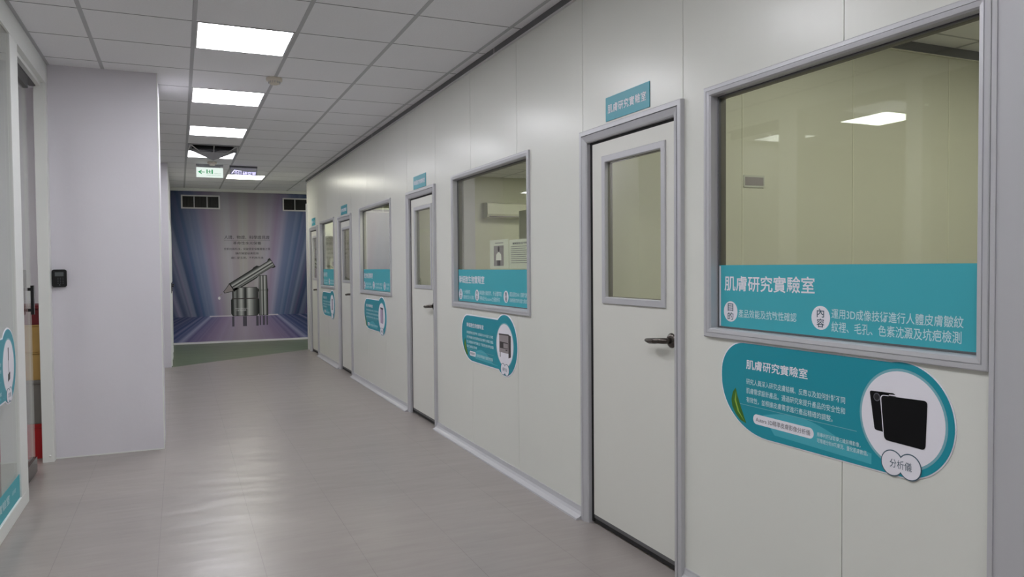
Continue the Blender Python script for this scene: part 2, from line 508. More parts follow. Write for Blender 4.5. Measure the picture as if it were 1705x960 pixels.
# ---- doors
def lever(door, y, z, side=1):
    """dark lever handle on the corridor face; the lever points to +Y"""
    X = XW + 0.012
    h = MB()
    h.lathe([(0.0, -0.012), (0.016, -0.0135), (0.027, -0.010), (0.0335, -0.004), (0.035, 0.002)], (X, y, z), 'x', 28)
    hd = h.build('handle_rose', M['nickel'], door)
    l = MB()
    pts = [(X - 0.006, y, z), (X - 0.03, y + 0.001, z), (X - 0.046, y + 0.008, z), (X - 0.052, y + 0.028, z - 0.001), (X - 0.052, y + 0.06, z - 0.004), (X - 0.05, y + 0.1, z - 0.007), (X - 0.047, y + 0.128, z - 0.006), (X - 0.045, y + 0.142, z - 0.004)]
    l.tube(pts, [0.014, 0.0135, 0.0135, 0.0135, 0.0155, 0.017, 0.014, 0.004], 14, squash=[1, 1, 1, 0.95, 0.9, 0.8, 0.7, 0.6])
    l.lathe([(0.0, -0.012), (0.006, -0.0115), (0.0075, -0.008), (0.0075, 0.004)], (X - 0.060, y + 0.062, z - 0.003), 'x', 16)
    l.build('lever', M['nickel'], hd)

DOOR_LABELS = [
    'nearest ivory laboratory door with vision panel and dark lever handle',
    'second ivory laboratory door from the camera, between the two larger lab windows',
    'third ivory laboratory door, just before the white-filled window going away',
    'farthest and narrowest looking ivory laboratory door, beside the mural corridor end']
DOOR_LABELS[2] = 'third ivory laboratory door from the camera, beyond the window with a pale board'
for i, (y0, y1, zt) in enumerate(DOORS):
    d = thing('door_%d' % (i + 1), DOOR_LABELS[i], 'door', (XW, (y0 + y1) / 2, 0), 'ivory laboratory doors', 'structure')
    f = MB()
    f.frame((y0, y1, 0.0, zt), [(0.0, 0.0), (0.0, 0.020), (0.003, 0.022), (0.024, 0.022), (0.025, 0.010), (0.029, 0.010), (0.030, 0.023), (0.058, 0.014), (0.064, 0.008), (0.064, -0.05), (0.02, -0.05)], fr, open_bottom=True)
    f.build('door_frame', M['alu'], d)
    L0, L1, Z0, Z1 = y0 + 0.069, y1 - 0.088, 0.052, zt - 0.078
    # vision panel opening
    v0, v1, w0, w1 = L0 + 0.098, L1 - 0.118, 1.212, zt - 0.165
    lf = MB()
    XA0, XA1 = XW + 0.012, XW + 0.046
    lf.box(XA0, XA1, L0, v0, Z0, Z1); lf.box(XA0, XA1, v1, L1, Z0, Z1)
    lf.box(XA0, XA1, v0, v1, Z0, w0); lf.box(XA0, XA1, v0, v1, w1, Z1)
    leaf = lf.build('door_leaf', M['door'], d)
    g = MB()
    g.box(XA0 + 0.004, XA1, L0 - 0.006, L1 + 0.006, 0.010, Z0 - 0.019, 0)
    g.box(XA0 + 0.001, XA1 - 0.002, L0, L1, Z0 - 0.020, Z0 - 0.0005, 1)
    g.box(XA0 + 0.0008, XA1, L1 - 0.001, y1 - 0.0635, 0.01, Z1 + 0.014, 0)  # black strip flush with the leaf, painting the shade of the side gap
    g.box(XA0 + 0.0008, XA1, L0, L1, Z1 - 0.001, Z1 + 0.0145, 0)  # likewise the shade of the gap under the frame head
    g.build('door_seal_and_gap_shade', [M['black'], M['aludark']], d)
    vf = MB()
    fl = on_right(XA0)
    vf.frame((v0 - 0.012, v1 + 0.012, w0 - 0.012, w1 + 0.012), [(0.0, 0.0), (0.0, 0.007), (0.003, 0.009), (0.030, 0.009), (0.034, 0.005), (0.034, -0.026)], fl)
    vf.build('vision_frame', M['alu'], d)
    gp = MB(); gp.box(XA0 + 0.008, XA0 + 0.012, v0 + 0.01, v1 - 0.01, w0 + 0.01, w1 - 0.01)
    gp.build('vision_glass', M['glass'], d)
    il = MB(); il.frame((v0, v1, w0, w1), [(0.016, -0.0125), (0.0245, -0.0125), (0.0245, -0.037), (0.016, -0.037), (0.016, -0.0125)], on_right(XA0))
    il.build('vision_lining', M['lining'], d)
    lever(d, y0 + 0.114, 1.055)

# ---- windows
WIN_LABELS = [
    'largest and nearest lab window, looking into an empty olive-toned room',
    'second lab window, with two paper notices on its glass',
    'third lab window, filled by a pale grey board behind the glass',
    'farthest lab window, with shelves behind the glass']
for i, (y0, y1, z0, z1) in enumerate(WINS):
    w = thing('window_%d' % (i + 1), WIN_LABELS[i], 'window', (XW, (y0 + y1) / 2, z0), 'laboratory windows in the panel wall', 'structure')
    f = MB()
    f.frame((y0, y1, z0, z1), [(0.0, 0.0), (0.0, 0.012), (0.003, 0.014), (0.016, 0.014), (0.017, 0.011), (0.019, 0.011), (0.020, 0.014), (0.033, 0.012), (0.038, 0.004), (0.038, -0.044), (0.02, -0.05)], fr)
    f.build('window_frame', M['alu'], w)
    gs = MB()
    gs.frame((y0 + 0.036, y1 - 0.036, z0 + 0.036, z1 - 0.036), [(0.0, -0.030), (0.007, -0.028), (0.009, -0.031), (0.009, -0.044)], fr)
    gs.build('glazing_bead', M['aludark'], w)
    il = MB(); il.frame((y0, y1, z0, z1), [(0.03, -0.0415), (0.0455, -0.0415), (0.0455, -0.066), (0.03, -0.066), (0.03, -0.0415)], fr)
    il.build('inner_lining', M['lining'], w)
    gp = MB(); gp.box(XW + 0.034, XW + 0.040, y0 + 0.03, y1 - 0.03, z0 + 0.03, z1 - 0.03)
    gp.build('glass_pane', M['glass'], w)

# ---- pillar and the other left-hand walls
mb = MB(); mb.box(XL, -0.129, 6.493, 7.1, 0, CE + 0.02)
o = tag(mb.build('wall_left', M['white']), 'white wall block behind the door keypad', 'wall', kind='structure')
mb = MB(); mb.box(-0.134, -0.1275, 6.490, 6.500, 0.0, CE); mb.box(XL, -0.129, 6.4895, 6.4935, 0.0, 0.008)
tag(mb.build('trim_5', M['whiteframe']), 'white corner bead on the edge of the white wall block', 'trim', kind='structure')
mb = MB()
mb.box(-0.9, -0.125, 11.85, YE + 0.05, 0, CE)
mb.box(-0.128, -0.122, 11.848, 11.856, 0, CE, 1)
tag(mb.build('wall_left', [M['white'], M['whiteframe']]), 'white wall reaching the mural on the left side', 'wall', kind='structure')
for k, (a, b) in enumerate(((12.05, 12.95), (13.20, 14.10))):
    d = thing('door_%d' % (6 + k), ('nearer' if k == 0 else 'farther') + ' white door in the white wall left of the mural', 'door', (-0.125, (a + b) / 2, 0), None, 'structure')
    f = MB(); f.frame((a, b, 0.0, 2.1), [(0, 0), (0, 0.014), (0.05, 0.014), (0.05, 0.0)], on_left(-0.125), open_bottom=True); f.build('door_frame', M['whiteframe'], d)
    f = MB(); f.box(-0.125, -0.119, a + 0.052, b - 0.052, 0.008, 2.046); f.build('door_leaf', M['white'], d)
    f = MB(); f.box(-0.119, -0.109, b - 0.12, b - 0.08, 1.03, 1.19); f.box(-0.109, -0.080, b - 0.108, b - 0.092, 1.13, 1.146); f.box(-0.092, -0.080, b - 0.21, b - 0.092, 1.13, 1.146); f.build('door_handle', M['blackgloss'], d)
# outer shell
mb = MB(); mb.box(-5.0, -4.9, -4.5, 16.2, 0, CE)
tag(mb.build('wall_left', M['white']), 'far wall of the glazed office on the left', 'wall', kind='structure')
mb = MB(); mb.box(-5.0, 5.0, -4.6, -4.5, 0, CE)
tag(mb.build('wall_front', M['white']), 'white wall behind the camera', 'wall', kind='structure')
mb = MB(); mb.box(-4.9, XL, 7.40, 7.5, 0, CE); mb.box(-0.96, XL - 0.001, 7.09, 7.41, 0, CE)
tag(mb.build('wall_left', M['white']), 'cross wall of the glazed office behind the storage boxes', 'wall', kind='structure')
# far wall
mb = MB(); mb.box(-4.9, 5.0, YE, YE + 0.1, 0, CE)
tag(mb.build('wall_back', M['whiteframe']), 'far end wall carrying the mural', 'wall', kind='structure')
mb = MB(); mb.box(-0.12, 4.9, YE - 0.05, YE, 2.847, CE)
tag(mb.build('trim_6', M['whiteframe']), 'pale ceiling trim above the mural', 'trim', kind='structure')
mb = MB(); mb.box(-0.12, 4.9, YE - 0.018, YE, 0, 0.033)
tag(mb.build('baseboard_back', M['print']), 'white skirting under the mural', 'baseboard', kind='structure')
mb = MB(); mb.box(4.9, 5.0, 13.35, YE, 0, CE); mb.box(XW + WT, 4.9, 13.30, 13.36, 0, CE)
tag(mb.build('wall_right', M['panel']), 'wall of the lobby turning right at the far end', 'wall', kind='structure')

# ---- laboratory rooms behind the panel wall
RX = 6.4
mb = MB()
mb.box(XW + WT, RX, 3.700, 3.750, 0, CE, 0)
for x in (3.150, 4.060, 4.970, 5.880):
    mb.box(x - 0.004, x + 0.004, 3.6975, 3.70, 0, CE - 0.06, 1)
mb.box(XW + WT, RX, 3.688, 3.70, CE - 0.065, CE, 2)
mb.box(XW + WT, RX, 3.684, 3.70, CE - 0.072, CE - 0.065, 1)
tag(mb.build('wall_back', [M['roomwall'], M['lightseam'], M['aludark']]), 'cream cross wall seen through the nearest window', 'wall', kind='structure')
mb = MB(); mb.box(RX, RX + 0.05, -3.0, 13.3, 0, CE)
for k in range(18):
    mb.box(RX - 0.003, RX, -2.8 + k * 0.91, -2.792 + k * 0.91, 0, CE, 1)
tag(mb.build('wall_right', [M['roomwall'], M['lightseam']]), 'rear wall of the laboratory rooms', 'wall', kind='structure')
mb = MB(); mb.box(XW + WT, RX, -3.05, -3.0, 0, CE)
tag(mb.build('wall_front', M['roomwall']), 'near wall of the first laboratory room', 'wall', kind='structure')
mb = MB(); mb.box(4.0, RX, 11.9, 11.95, 0, CE); mb.box(2.66, 4.0, 11.9, 11.95, 0, CE)
tag(mb.build('wall_back', M['roomwall']), 'far cream wall of the second laboratory room', 'wall', kind='structure')
mb = MB(); mb.box(2.62, 2.70, 7.16, 11.9, 0, CE); mb.box(XW + WT, 2.62, 7.16, 7.22, 0, CE)
mb.box(XW + WT, 2.66, 10.62, 10.68, 0, CE); mb.box(2.62, 2.70, 10.6, 13.3, 0, CE)
tag(mb.build('wall_back', M['roomwall']), 'cream partition between the second and third laboratory rooms', 'wall', kind='structure')
mb = MB(); mb.box(-5, 7, -4.7, 16.3, -0.3, -0.12)

mb = MB(); mb.box(2.585, 2.705, 7.10, 7.16, 0, CE)
tag(mb.build('trim_7', M['print']), 'white corner post of the partition inside the second window', 'trim', kind='structure')
# ---- glazed partition on the left
def partition(label, y0, y1, z_rail=0.085, teal=False):
    w = thing('window_5' if teal else 'window_6', label, 'glass partition', (XL, (y0 + y1) / 2, 0), None, 'structure')
    return w
PX0, PX1 = XL - 0.10, XL
wp = thing('window_5', 'white framed glass partition on the left edge', 'glass partition', (XL, 4.0, 0), None, 'structure')
f = MB()
for a, b in ((5.150, 5.372), (3.92, 4.06), (2.45, 2.6), (0.9, 1.05), (-1.0, -0.85)):
    f.box(PX0 + 0.001, PX1, a, b, 0, CE - 0.004)
f.build('post', M['whiteframe'], wp, bevel=0.003)
f = MB(); f.box(PX0, PX1 + 0.0015, -4.4, 6.491, 2.745, CE); f.box(PX0 + 0.03, PX1 - 0.03, 5.372, 6.40, 2.72, 2.745)
f.build('head_rail', M['whiteframe'], wp)
f = MB(); f.box(PX0, PX1 + 0.001, -4.4, 5.372, 0, 0.085)
f.build('bottom_rail', M['whiteframe'], wp, bevel=0.003)
f = MB(); f.box(-0.934, PX1, 6.400, 6.4915, 0, CE - 0.004)
f.lathe([(0, -0.006), (0.006, -0.005), (0.009, 0)], (-0.885, 6.400, 0.045), 'y', 14)
f.build('jamb', M['whiteframe'], wp)
f = MB(); f.box(XL - 0.018, XL - 0.010, -4.4, 5.16, 0.085, 2.745)
f.build('glass_pane', M['glassclear'], wp)
gd = thing('door_5', 'frameless glass door with black pull handle between white posts', 'door', (PX0 + 0.03, 5.9, 0), None, 'structure')
DXc = PX0 + 0.022
f = MB(); f.box(DXc - 0.005, DXc + 0.005, 5.390, 6.10, 0.04, 2.70)
f.build('glass_leaf', M['glassclear'], gd)
f = MB(); f.box(DXc - 0.016, DXc + 0.016, 5.39, 6.10, 0.012, 0.115)
f.build('bottom_patch', M['nickel'], gd)
f = MB(); f.box(DXc - 0.018, DXc + 0.018, 5.39, 6.10, 2.635, 2.715); f.box(DXc - 0.02, DXc + 0.02, 5.38, 6.39, 2.712, 2.722)
f.build('door_closer', M['louver'], gd)
f = MB()
f.box(DXc + 0.022, DXc + 0.040, 5.965, 6.000, 1.10, 1.295)
f.box(DXc + 0.004, DXc + 0.023, 5.975, 5.99, 1.12, 1.14); f.box(DXc + 0.004, DXc + 0.023, 5.975, 5.99, 1.26, 1.28)
f.build('pull_handle', M['blackgloss'], gd)

# ================================================================== LAMPS AND CEILING FIXTURES
LIGHT_TXT = {(0, 0): 'nearest square ceiling light panel, the largest in the picture',
             (0, 3): 'second ceiling light panel from the camera',
             (0, 6): 'third ceiling light panel, just before the air diffuser',
             (0, 9): 'fourth ceiling light panel, partly behind the air diffuser',
             (1, 13): 'warm white ceiling light panel beside the violet sign, farthest away'}
def lamp(x0, x1, y0, y1, label, m, group, drop=0.0):
    CZ = CE - drop
    t = thing('ceiling_light', label, 'ceiling light', ((x0 + x1) / 2, (y0 + y1) / 2, CZ), group)
    fn = lambda u, v, d: (u, v, CZ - d)
    a = MB(); a.frame((x0, x1, y0, y1), [(0.0, -0.01), (0.0, 0.002), (0.010, 0.002), (0.012, 0.0), (0.012, -0.01)], fn)
    a.build('lamp_frame', M['alubright'], t)
    a = MB(); a.box(x0 + 0.012, x1 - 0.012, y0 + 0.012, y1 - 0.012, CZ + 0.001, CZ + 0.008)
    a.build('lamp_diffuser', m, t)
for (c, r), k in LIGHT_CELLS.items():
    lamp(XA + c * TILE + 0.0127, XA + (c + 1) * TILE - 0.0127, YA + r * TILE + 0.005, YA + (r + 1) * TILE - 0.005,
         LIGHT_TXT.get((c, r), 'square ceiling light panel behind the camera'), M['lampfar'] if k else M['lamp'], 'corridor ceiling light panels')
for y0 in (5.42, 1.76, -1.9):
    lamp(-2.86, -2.26, y0, y0 + 0.6, 'ceiling light panel of the glazed office on the left', M['lampleft'], 'office ceiling light panels', 0.012)
lamp(-2.72, -2.2, 6.74, 7.26, 'dimmer ceiling light panel of the glazed office near the cross wall', M['lampdim'], 'office ceiling light panels', 0.012)
lamp(3.0, 3.6, 14.2, 14.8, 'unseen ceiling light panel added round the corner to brighten the mural', M['lampfar'], 'added lobby light panels', 0.012)  # added lamp out of view, lifts the mural's brightness
lamp(-2.86, -2.26, 13.6, 14.2, 'ceiling light panel of the side passage on the left', M['lampleft'], 'office ceiling light panels', 0.012)
for x0, y0 in ((2.9, 1.9), (4.6, 1.9), (3.3, 5.0), (4.9, 7.6), (4.9, 10.0), (2.10, 8.4), (2.10, 7.5), (2.10, 12.2), (2.10, 11.2)):  # second panels in the rooms added to brighten walls, board and shelves
    w_ = 0.6 if x0 > 2.6 else 0.5
    lamp(x0, x0 + w_, y0, y0 + 0.6, 'ceiling light panel put inside the laboratory rooms to light them', M['lamproom'], 'laboratory ceiling light panels', 0.012)

# smoke detectors
def smoke(x, y, label, r):
    o = MB()
    o.lathe([(0.0, -0.052), (r * 0.45, -0.05), (r * 0.62, -0.044), (r * 0.70, -0.036), (r * 0.72, -0.026), (r * 0.95, -0.024), (r, -0.018), (r, 0.0)], (x, y, CE - 0.001), 'z', 32)
    t = tag(o.build('smoke_detector', M['plastic']), label, 'smoke detector', 'ceiling smoke detectors')
    b_ = MB()
    for k in range(16):
        a = 2 * math.pi * k / 16
        b_.box(x + math.cos(a) * r * 0.71 - 0.002, x + math.cos(a) * r * 0.71 + 0.002, y + math.sin(a) * r * 0.71 - 0.002, y + math.sin(a) * r * 0.71 + 0.002, CE - 0.044, CE - 0.028)
    b_.build('sensor_slots', M['ventbar'], t)
smoke(0.717, 6.31, 'ivory smoke detector on the ceiling bar near the largest light panel', 0.062)
smoke(0.452, 11.55, 'small smoke detector in front of the green exit sign', 0.062)

# air diffuser with hanging deflector
DX, DY = XA + TILE / 2, YA + 8.5 * TILE
dif = thing('air_diffuser', 'square ceiling air outlet with a hanging dished deflector plate', 'air diffuser', (DX, DY, CE))
a = MB(); fn = lambda u, v, d: (u, v, CE - d)
H = TILE / 2 - 0.013
a.frame((DX - H, DX + H, DY - H, DY + H), [(0, -0.004), (0, 0.006), (0.03, 0.008), (0.05, -0.01), (0.05, -0.06)], fn)
a.build('outlet_frame', M['ventbar'], dif)
a = MB(); a.box(DX - H, DX + H, DY - H, DY + H, CE + 0.10, CE + 0.11)
a.build('outlet_throat', M['void'], dif)
a = MB()
for k in range(5):
    y = DY - 0.2 + k * 0.1
    a.add([(DX - 0.24, y - 0.03, CE + 0.01), (DX + 0.24, y - 0.03, CE + 0.01), (DX + 0.24, y + 0.02, CE + 0.05), (DX - 0.24, y + 0.02, CE + 0.05)], [(0, 1, 2, 3)])
a.build('louvers', M['louver'], dif)
a = MB()
ring = [(-0.285, 0.04, -0.026), (-0.16, -0.10, -0.060), (0.0, -0.13, -0.068), (0.16, -0.10, -0.060), (0.285, 0.04, -0.026), (0.19, 0.20, -0.020), (0.0, 0.27, -0.008), (-0.19, 0.20, -0.020)]
apex = (0.0, 0.06, -0.145)
vs = [(DX + p[0], DY + p[1], CE + p[2]) for p in ring] + [(DX + apex[0], DY + apex[1], CE + apex[2])] + [(DX + p[0] * 0.96, DY + p[1] * 0.96, CE + p[2] + 0.006) for p in ring] + [(DX + apex[0], DY + apex[1], CE + apex[2] + 0.012)]
fs = [(i, (i + 1) % 8, 8) for i in range(8)] + [(9 + (i + 1) % 8, 9 + i, 17) for i in range(8)] + [(i, 9 + i, 9 + (i + 1) % 8, (i + 1) % 8) for i in range(8)]
a.add(vs, fs)
a.build('deflector_plate', M['ventbar'], dif)
for q0, q1 in (((-0.285, -0.285), 1), ((-0.285, -0.285), 0), ((0.0, -0.285), 2), ((0.285, -0.285), 3), ((0.285, -0.285), 4), ((0.285, 0.27), 5), ((-0.285, 0.27), 7)):
    a = MB(); a.tube([(DX + q0[0] * 0.93, DY + q0[1] * 0.93, CE - 0.004), (DX + ring[q1][0], DY + ring[q1][1], CE + ring[q1][2])], 0.006, 8)
    a.build('hanger', M['alubright'], dif)

# exit sign and violet acrylic sign
fe = on_end(11.80)
ex = thing('exit_sign', 'lit white exit sign with green arrow hanging from the ceiling', 'exit sign', (0.43, 11.8, 2.71))
a = MB(); a.box(0.247, 0.610, 11.802, 11.835, 2.708, 2.853)
a.build('sign_box', M['whiteplastic'], ex)
a = MB(); a.box(0.252, 0.605, 11.796, 11.802, 2.712, 2.850); a.build('lit_face', M['exitface'], ex)
a = MB(); a.box(0.30, 0.57, 11.805, 11.832, 2.853, CE); a.box(0.247, 0.61, 11.803, 11.834, 2.876, CE); a.build('mounting_bracket', M['ventbar'], ex)
a = MB()
a.add([fe(u, v, 0.005) for u, v in ((0.272, 2.785), (0.318, 2.815), (0.326, 2.808), (0.303, 2.7895), (0.362, 2.7895), (0.362, 2.7805), (0.303, 2.7805), (0.326, 2.762), (0.318, 2.755))], [tuple(range(9))])
a.box(0.386, 0.400, 11.7945, 11.796, 2.765, 2.822); a.box(0.452, 0.470, 11.7945, 11.796, 2.762, 2.822)
# running figure between the door posts
a.add([fe(u, v, 0.005) for u, v in arc(0.428, 2.812, 0.006, 0.007, 0, 330, 10)], [tuple(range(11))])
for q in (((0.418, 2.802), (0.434, 2.804), (0.432, 2.784), (0.424, 2.782)), ((0.424, 2.786), (0.431, 2.786), (0.420, 2.766), (0.412, 2.766)), ((0.426, 2.786), (0.434, 2.786), (0.444, 2.766), (0.437, 2.766)), ((0.434, 2.803), (0.446, 2.795), (0.444, 2.791), (0.432, 2.797)), ((0.418, 2.802), (0.406, 2.793), (0.408, 2.789), (0.421, 2.796))):
    a.add([fe(u, v, 0.005) for u, v in q], [(0, 1, 2, 3)])
a.build('arrow_and_running_figure', M['exitgreen'], ex)
a = MB(); put_text(a, '緊急出口', 0.492, 0.58, 2.762, 2.775, fe, 0.005); put_text(a, 'EMERGENCY EXIT', 0.39, 0.58, 2.738, 2.748, fe, 0.005)
a.build('small_print', M['exitgrey'], ex)

fv = on_end(11.85)
vs_ = thing('acrylic_sign', 'clear hanging acrylic sign with glowing violet lettering', 'hanging sign', (0.89, 11.85, 2.73))
a = MB(); a.box(0.706, 1.078, 11.846, 11.854, 2.735, 2.876); a.build('acrylic_plate', M['acrylic'], vs_)
a = MB(); a.box(0.700, 1.084, 11.835, 11.865, 2.874, CE); a.box(0.704, 0.708, 11.843, 11.857, 2.80, 2.876); a.box(1.076, 1.080, 11.843, 11.857, 2.74, 2.876)
a.build('lamp_rail', M['aludark'], vs_)
a = MB()
a.add([fv(u, v, 0.006) for u, v in ((0.722, 2.786), (0.762, 2.838), (0.774, 2.838), (0.736, 2.786))], [(0, 1, 2, 3)])
a.add([fv(u, v, 0.006) for u, v in ((0.762, 2.838), (0.862, 2.828), (0.862, 2.820), (0.766, 2.829))], [(0, 1, 2, 3)])
put_text(a, '介川', 0.764, 0.862, 2.758, 2.826, fv, 0.006, bold=0.0)
put_text(a, '研究室', 0.880, 1.064, 2.760, 2.820, fv, 0.006, bold=0.0)
a.build('glowing_lettering', M['purple'], vs_)

# ================================================================== MURAL
MX0, MX1, MZ0, MZ1 = -0.119, 3.4, 0.035, 2.845
mural_m, nt, bsdf = new_mat('mural_print')
N = NT(nt)
x, y, z, vv = N.xyz()
CX = 1.13; HZ = 0.505
dxr = N.m('SUBTRACT', x, CX)
ad = N.m('ABSOLUTE', dxr)
zz = N.m('SUBTRACT', z, HZ)
# back of the printed room: rays lean inwards going down
sb = N.m('DIVIDE', ad, N.m('MULTIPLY_ADD', zz, 0.27, 1.0))
sb = N.m('ADD', sb, 0.04)
sgn = N.m('SIGN', dxr)
base = N.ramp(N.m('DIVIDE', sb, 0.98), [(0.0, lin((176, 173, 174))), (0.28, lin((172, 167, 174))), (0.45, lin((154, 142, 170))), (0.6, lin((112, 122, 160))), (0.78, lin((60, 86, 128))), (0.97, lin((36, 54, 92)))])
ray = N.noise(N.m('ADD', N.m('MULTIPLY', sb, 4.2), N.m('MULTIPLY', sgn, 3.7)), 1.3, 2, '1D')
base = N.mix(N.m('MULTIPLY', N.ramp(ray, [(0.44, (0, 0, 0, 1)), (0.84, (1, 1, 1, 1))]), 0.5), base, lin((186, 188, 214)))
base = N.mix(N.m('MULTIPLY', N.ramp(N.noise(N.m('ADD', N.m('MULTIPLY', sb, 4.0), 9.1), 1.4, 2, '1D'), [(0.5, (0, 0, 0, 1)), (0.7, (1, 1, 1, 1))]), 0.22), base, lin((150, 118, 160)))
topd = N.ramp(N.m('DIVIDE', z, 2.9), [(0.55, (1, 1, 1, 1)), (1.0, (0.62, 0.62, 0.64, 1))])
base = N.mix(1.0, base, topd, 'MULTIPLY')
# printed floor: streaks spreading towards the viewer
sf = N.m('DIVIDE', ad, N.m('ADD', 0.62, N.m('MULTIPLY', N.m('SUBTRACT', HZ, z), 1.15)))
fcol = N.ramp(sf, [(0.0, lin((168, 152, 172))), (0.4, lin((136, 112, 150))), (0.75, lin((104, 92, 142))), (1.0, lin((150, 150, 190))), (1.06, lin((62, 76, 126))), (1.5, lin((40, 54, 96)))]) if False else N.ramp(N.m('DIVIDE', sf, 1.6), [(0.0, lin((176, 164, 184))), (0.3, lin((150, 132, 168))), (0.55, lin((92, 86, 136))), (0.61, lin((150, 152, 190))), (0.66, lin((60, 76, 126))), (1.0, lin((36, 50, 92)))])
fray = N.noise(N.m('ADD', N.m('MULTIPLY', sf, 5.0), sgn), 1.5, 2, '1D')
fcol = N.mix(N.m('MULTIPLY', N.ramp(fray, [(0.42, (0, 0, 0, 1)), (0.85, (1, 1, 1, 1))]), 0.4), fcol, lin((172, 164, 200)))
isfl = N.m('LESS_THAN', z, HZ)
colr = N.mix(isfl, base, fcol)
edge = N.m('MULTIPLY', N.m('LESS_THAN', N.m('ABSOLUTE', zz), 0.012), N.m('LESS_THAN', ad, 0.62))
colr = N.mix(N.m('MULTIPLY', edge, 0.7), colr, lin((222, 216, 226)))
nt.links.new(colr, bsdf.inputs['Base Color'])
bsdf.inputs['Roughness'].default_value = 0.45

def metal_print(name, dark=0.35, vertical=True, ang=0.0, c=(0, 0), width=0.24):
    """a printed picture of brushed metal: light and dark stripes across the drawn cylinder"""
    m, nt, b = new_mat(name)
    N = NT(nt)
    x, y, z, v = N.xyz()
    if ang:
        t = N.m('ADD', N.m('MULTIPLY', N.m('SUBTRACT', x, c[0]), -math.sin(ang)), N.m('MULTIPLY', N.m('SUBTRACT', z, c[1]), math.cos(ang)))
    else:
        t = N.m('SUBTRACT', x, c[0])
    t = N.m('ADD', N.m('DIVIDE', t, width), 0.5)
    G = lambda g: lin((g, g + 2, g + 4))
    st = [(0.0, G(28)), (0.07, G(34)), (0.13, G(150)), (0.22, G(64)), (0.36, G(196)), (0.47, G(70)), (0.53, G(24)), (0.64, G(206)), (0.82, G(100)), (0.95, G(34))]
    nt.links.new(N.ramp(t, st), b.inputs['Base Color'])
    b.inputs['Roughness'].default_value = 0.45
    return m

mur = thing('mural', 'blue and violet wall mural of silver cosmetic containers on the far wall', 'mural', (1.13, YE, 0))
OFFM = OFF[mur.name]
a = MB(); a.box(MX0, MX1, YE - 0.008, YE - 0.0005, MZ0, MZ1)
o = bpy.data.objects  # mural sheet keeps world coordinates so that the print stays in place
sheet = a.build('printed_sheet', mural_m, mur)
for n_ in (mural_m,):
    # shift the print into the sheet's own coordinates
    for nd in n_.node_tree.nodes:
        if nd.type == 'SEPXYZ':
            mp = n_.node_tree.nodes.new('ShaderNodeMapping')
            mp.inputs['Location'].default_value = tuple(OFFM)
            tc = [q for q in n_.node_tree.nodes if q.type == 'TEX_COORD'][0]
            n_.node_tree.links.new(tc.outputs['Object'], mp.inputs[0])
            n_.node_tree.links.new(mp.outputs[0], nd.inputs[0])
fm = on_end(YE - 0.008)
a = MB(); put_text(a, '人證、物證、科學證見證', 0.79, 1.612, 1.962, 2.030, fm, 0.0016, skew=-0.0)
a.build('mural_lettering', M['ink'], mur); a = MB(); put_text(a, '革命性水光保養', 0.947, 1.455, 1.858, 1.916, fm, 0.0016)
a.build('mural_lettering', M['ink'], mur); a = MB(); put_text(a, '全新出廠科技，突破居家保養層層之限', 0.780, 1.620, 1.750, 1.798, fm, 0.0016)
a.build('mural_lettering', M['ink'], mur); a = MB(); put_text(a, '讓你擁星級美肌般', 0.985, 1.408, 1.668, 1.712, fm, 0.0016)
a.build('mural_lettering', M['ink'], mur); a = MB(); put_text(a, '讓仁愛玉潤，不朽敗先後', 0.905, 1.495, 1.585, 1.628, fm, 0.0016)
a.build('mural_lettering', M['ink'], mur); a = MB(); a.box(0.785, 1.616, YE - 0.0098, YE - 0.008, 1.9385, 1.9425)
a.build('mural_rule', M['ink'], mur)
def flat(poly, m_, name, d=0.0016, parent=None, edge=0.0):
    b_ = MB(); b_.prism(poly, fm, 0.0, d, 0)
    if edge:
        n = len(poly); q = []
        ar = sum(poly[i][0] * poly[(i + 1) % n][1] - poly[(i + 1) % n][0] * poly[i][1] for i in range(n))
        for i in range(n):
            p = Vector(poly[i]); e1 = (p - Vector(poly[i - 1])).normalized(); e2 = (Vector(poly[(i + 1) % n]) - p).normalized()
            k = 1 if ar > 0 else -1
            n1 = Vector((e1.y, -e1.x)) * k; n2 = Vector((e2.y, -e2.x)) * k
            mm = (n1 + n2); mm = mm / max(0.35, mm.length_squared / 2)
            q.append(tuple(p + mm * edge))
        b_.prism(q, fm, 0.0, d - 0.0006, 1)
    return b_.build(name, [m_, M['ink']], parent or mur)
# jar
jm = metal_print('printed_silver_jar', c=(1.145 - OFFM.x, 0), width=0.50)
jar = flat([(0.925, 0.505), (1.36, 0.505), (1.388, 0.55), (1.388, 0.80), (1.375, 0.835), (1.375, 1.01), (1.355, 1.035), (0.945, 1.035), (0.925, 1.01), (0.925, 0.835), (0.90, 0.80), (0.90, 0.55)], jm, 'printed_jar', edge=0.010)
flat([(0.905, 0.818), (1.385, 0.818), (1.385, 0.838), (0.905, 0.838)], M['cabdark'], 'jar_lid_line', 0.0026, jar)
b_ = MB(); put_text(b_, 'TIMELESS', 0.985, 1.16, 0.592, 0.622, fm, 0.003); b_.box(0.97, 1.20, YE - 0.011, YE - 0.008, 0.640, 0.646)
b_.build('jar_lettering', M['print'], jar)
# stick bottle
sm_ = metal_print('printed_silver_stick', c=(1.478 - OFFM.x, 0), width=0.17)
stick = flat([(1.402, 0.505), (1.556, 0.505), (1.556, 0.955), (1.562, 0.965), (1.562, 1.0), (1.552, 1.01), (1.545, 1.262), (1.412, 1.262), (1.404, 1.01), (1.394, 1.0), (1.394, 0.965), (1.402, 0.955)], sm_, 'printed_stick_bottle', edge=0.008)
flat([(1.394, 0.978), (1.562, 0.978), (1.562, 0.985), (1.394, 0.985)], M['cabdark'], 'stick_joint_line', 0.0026, stick)
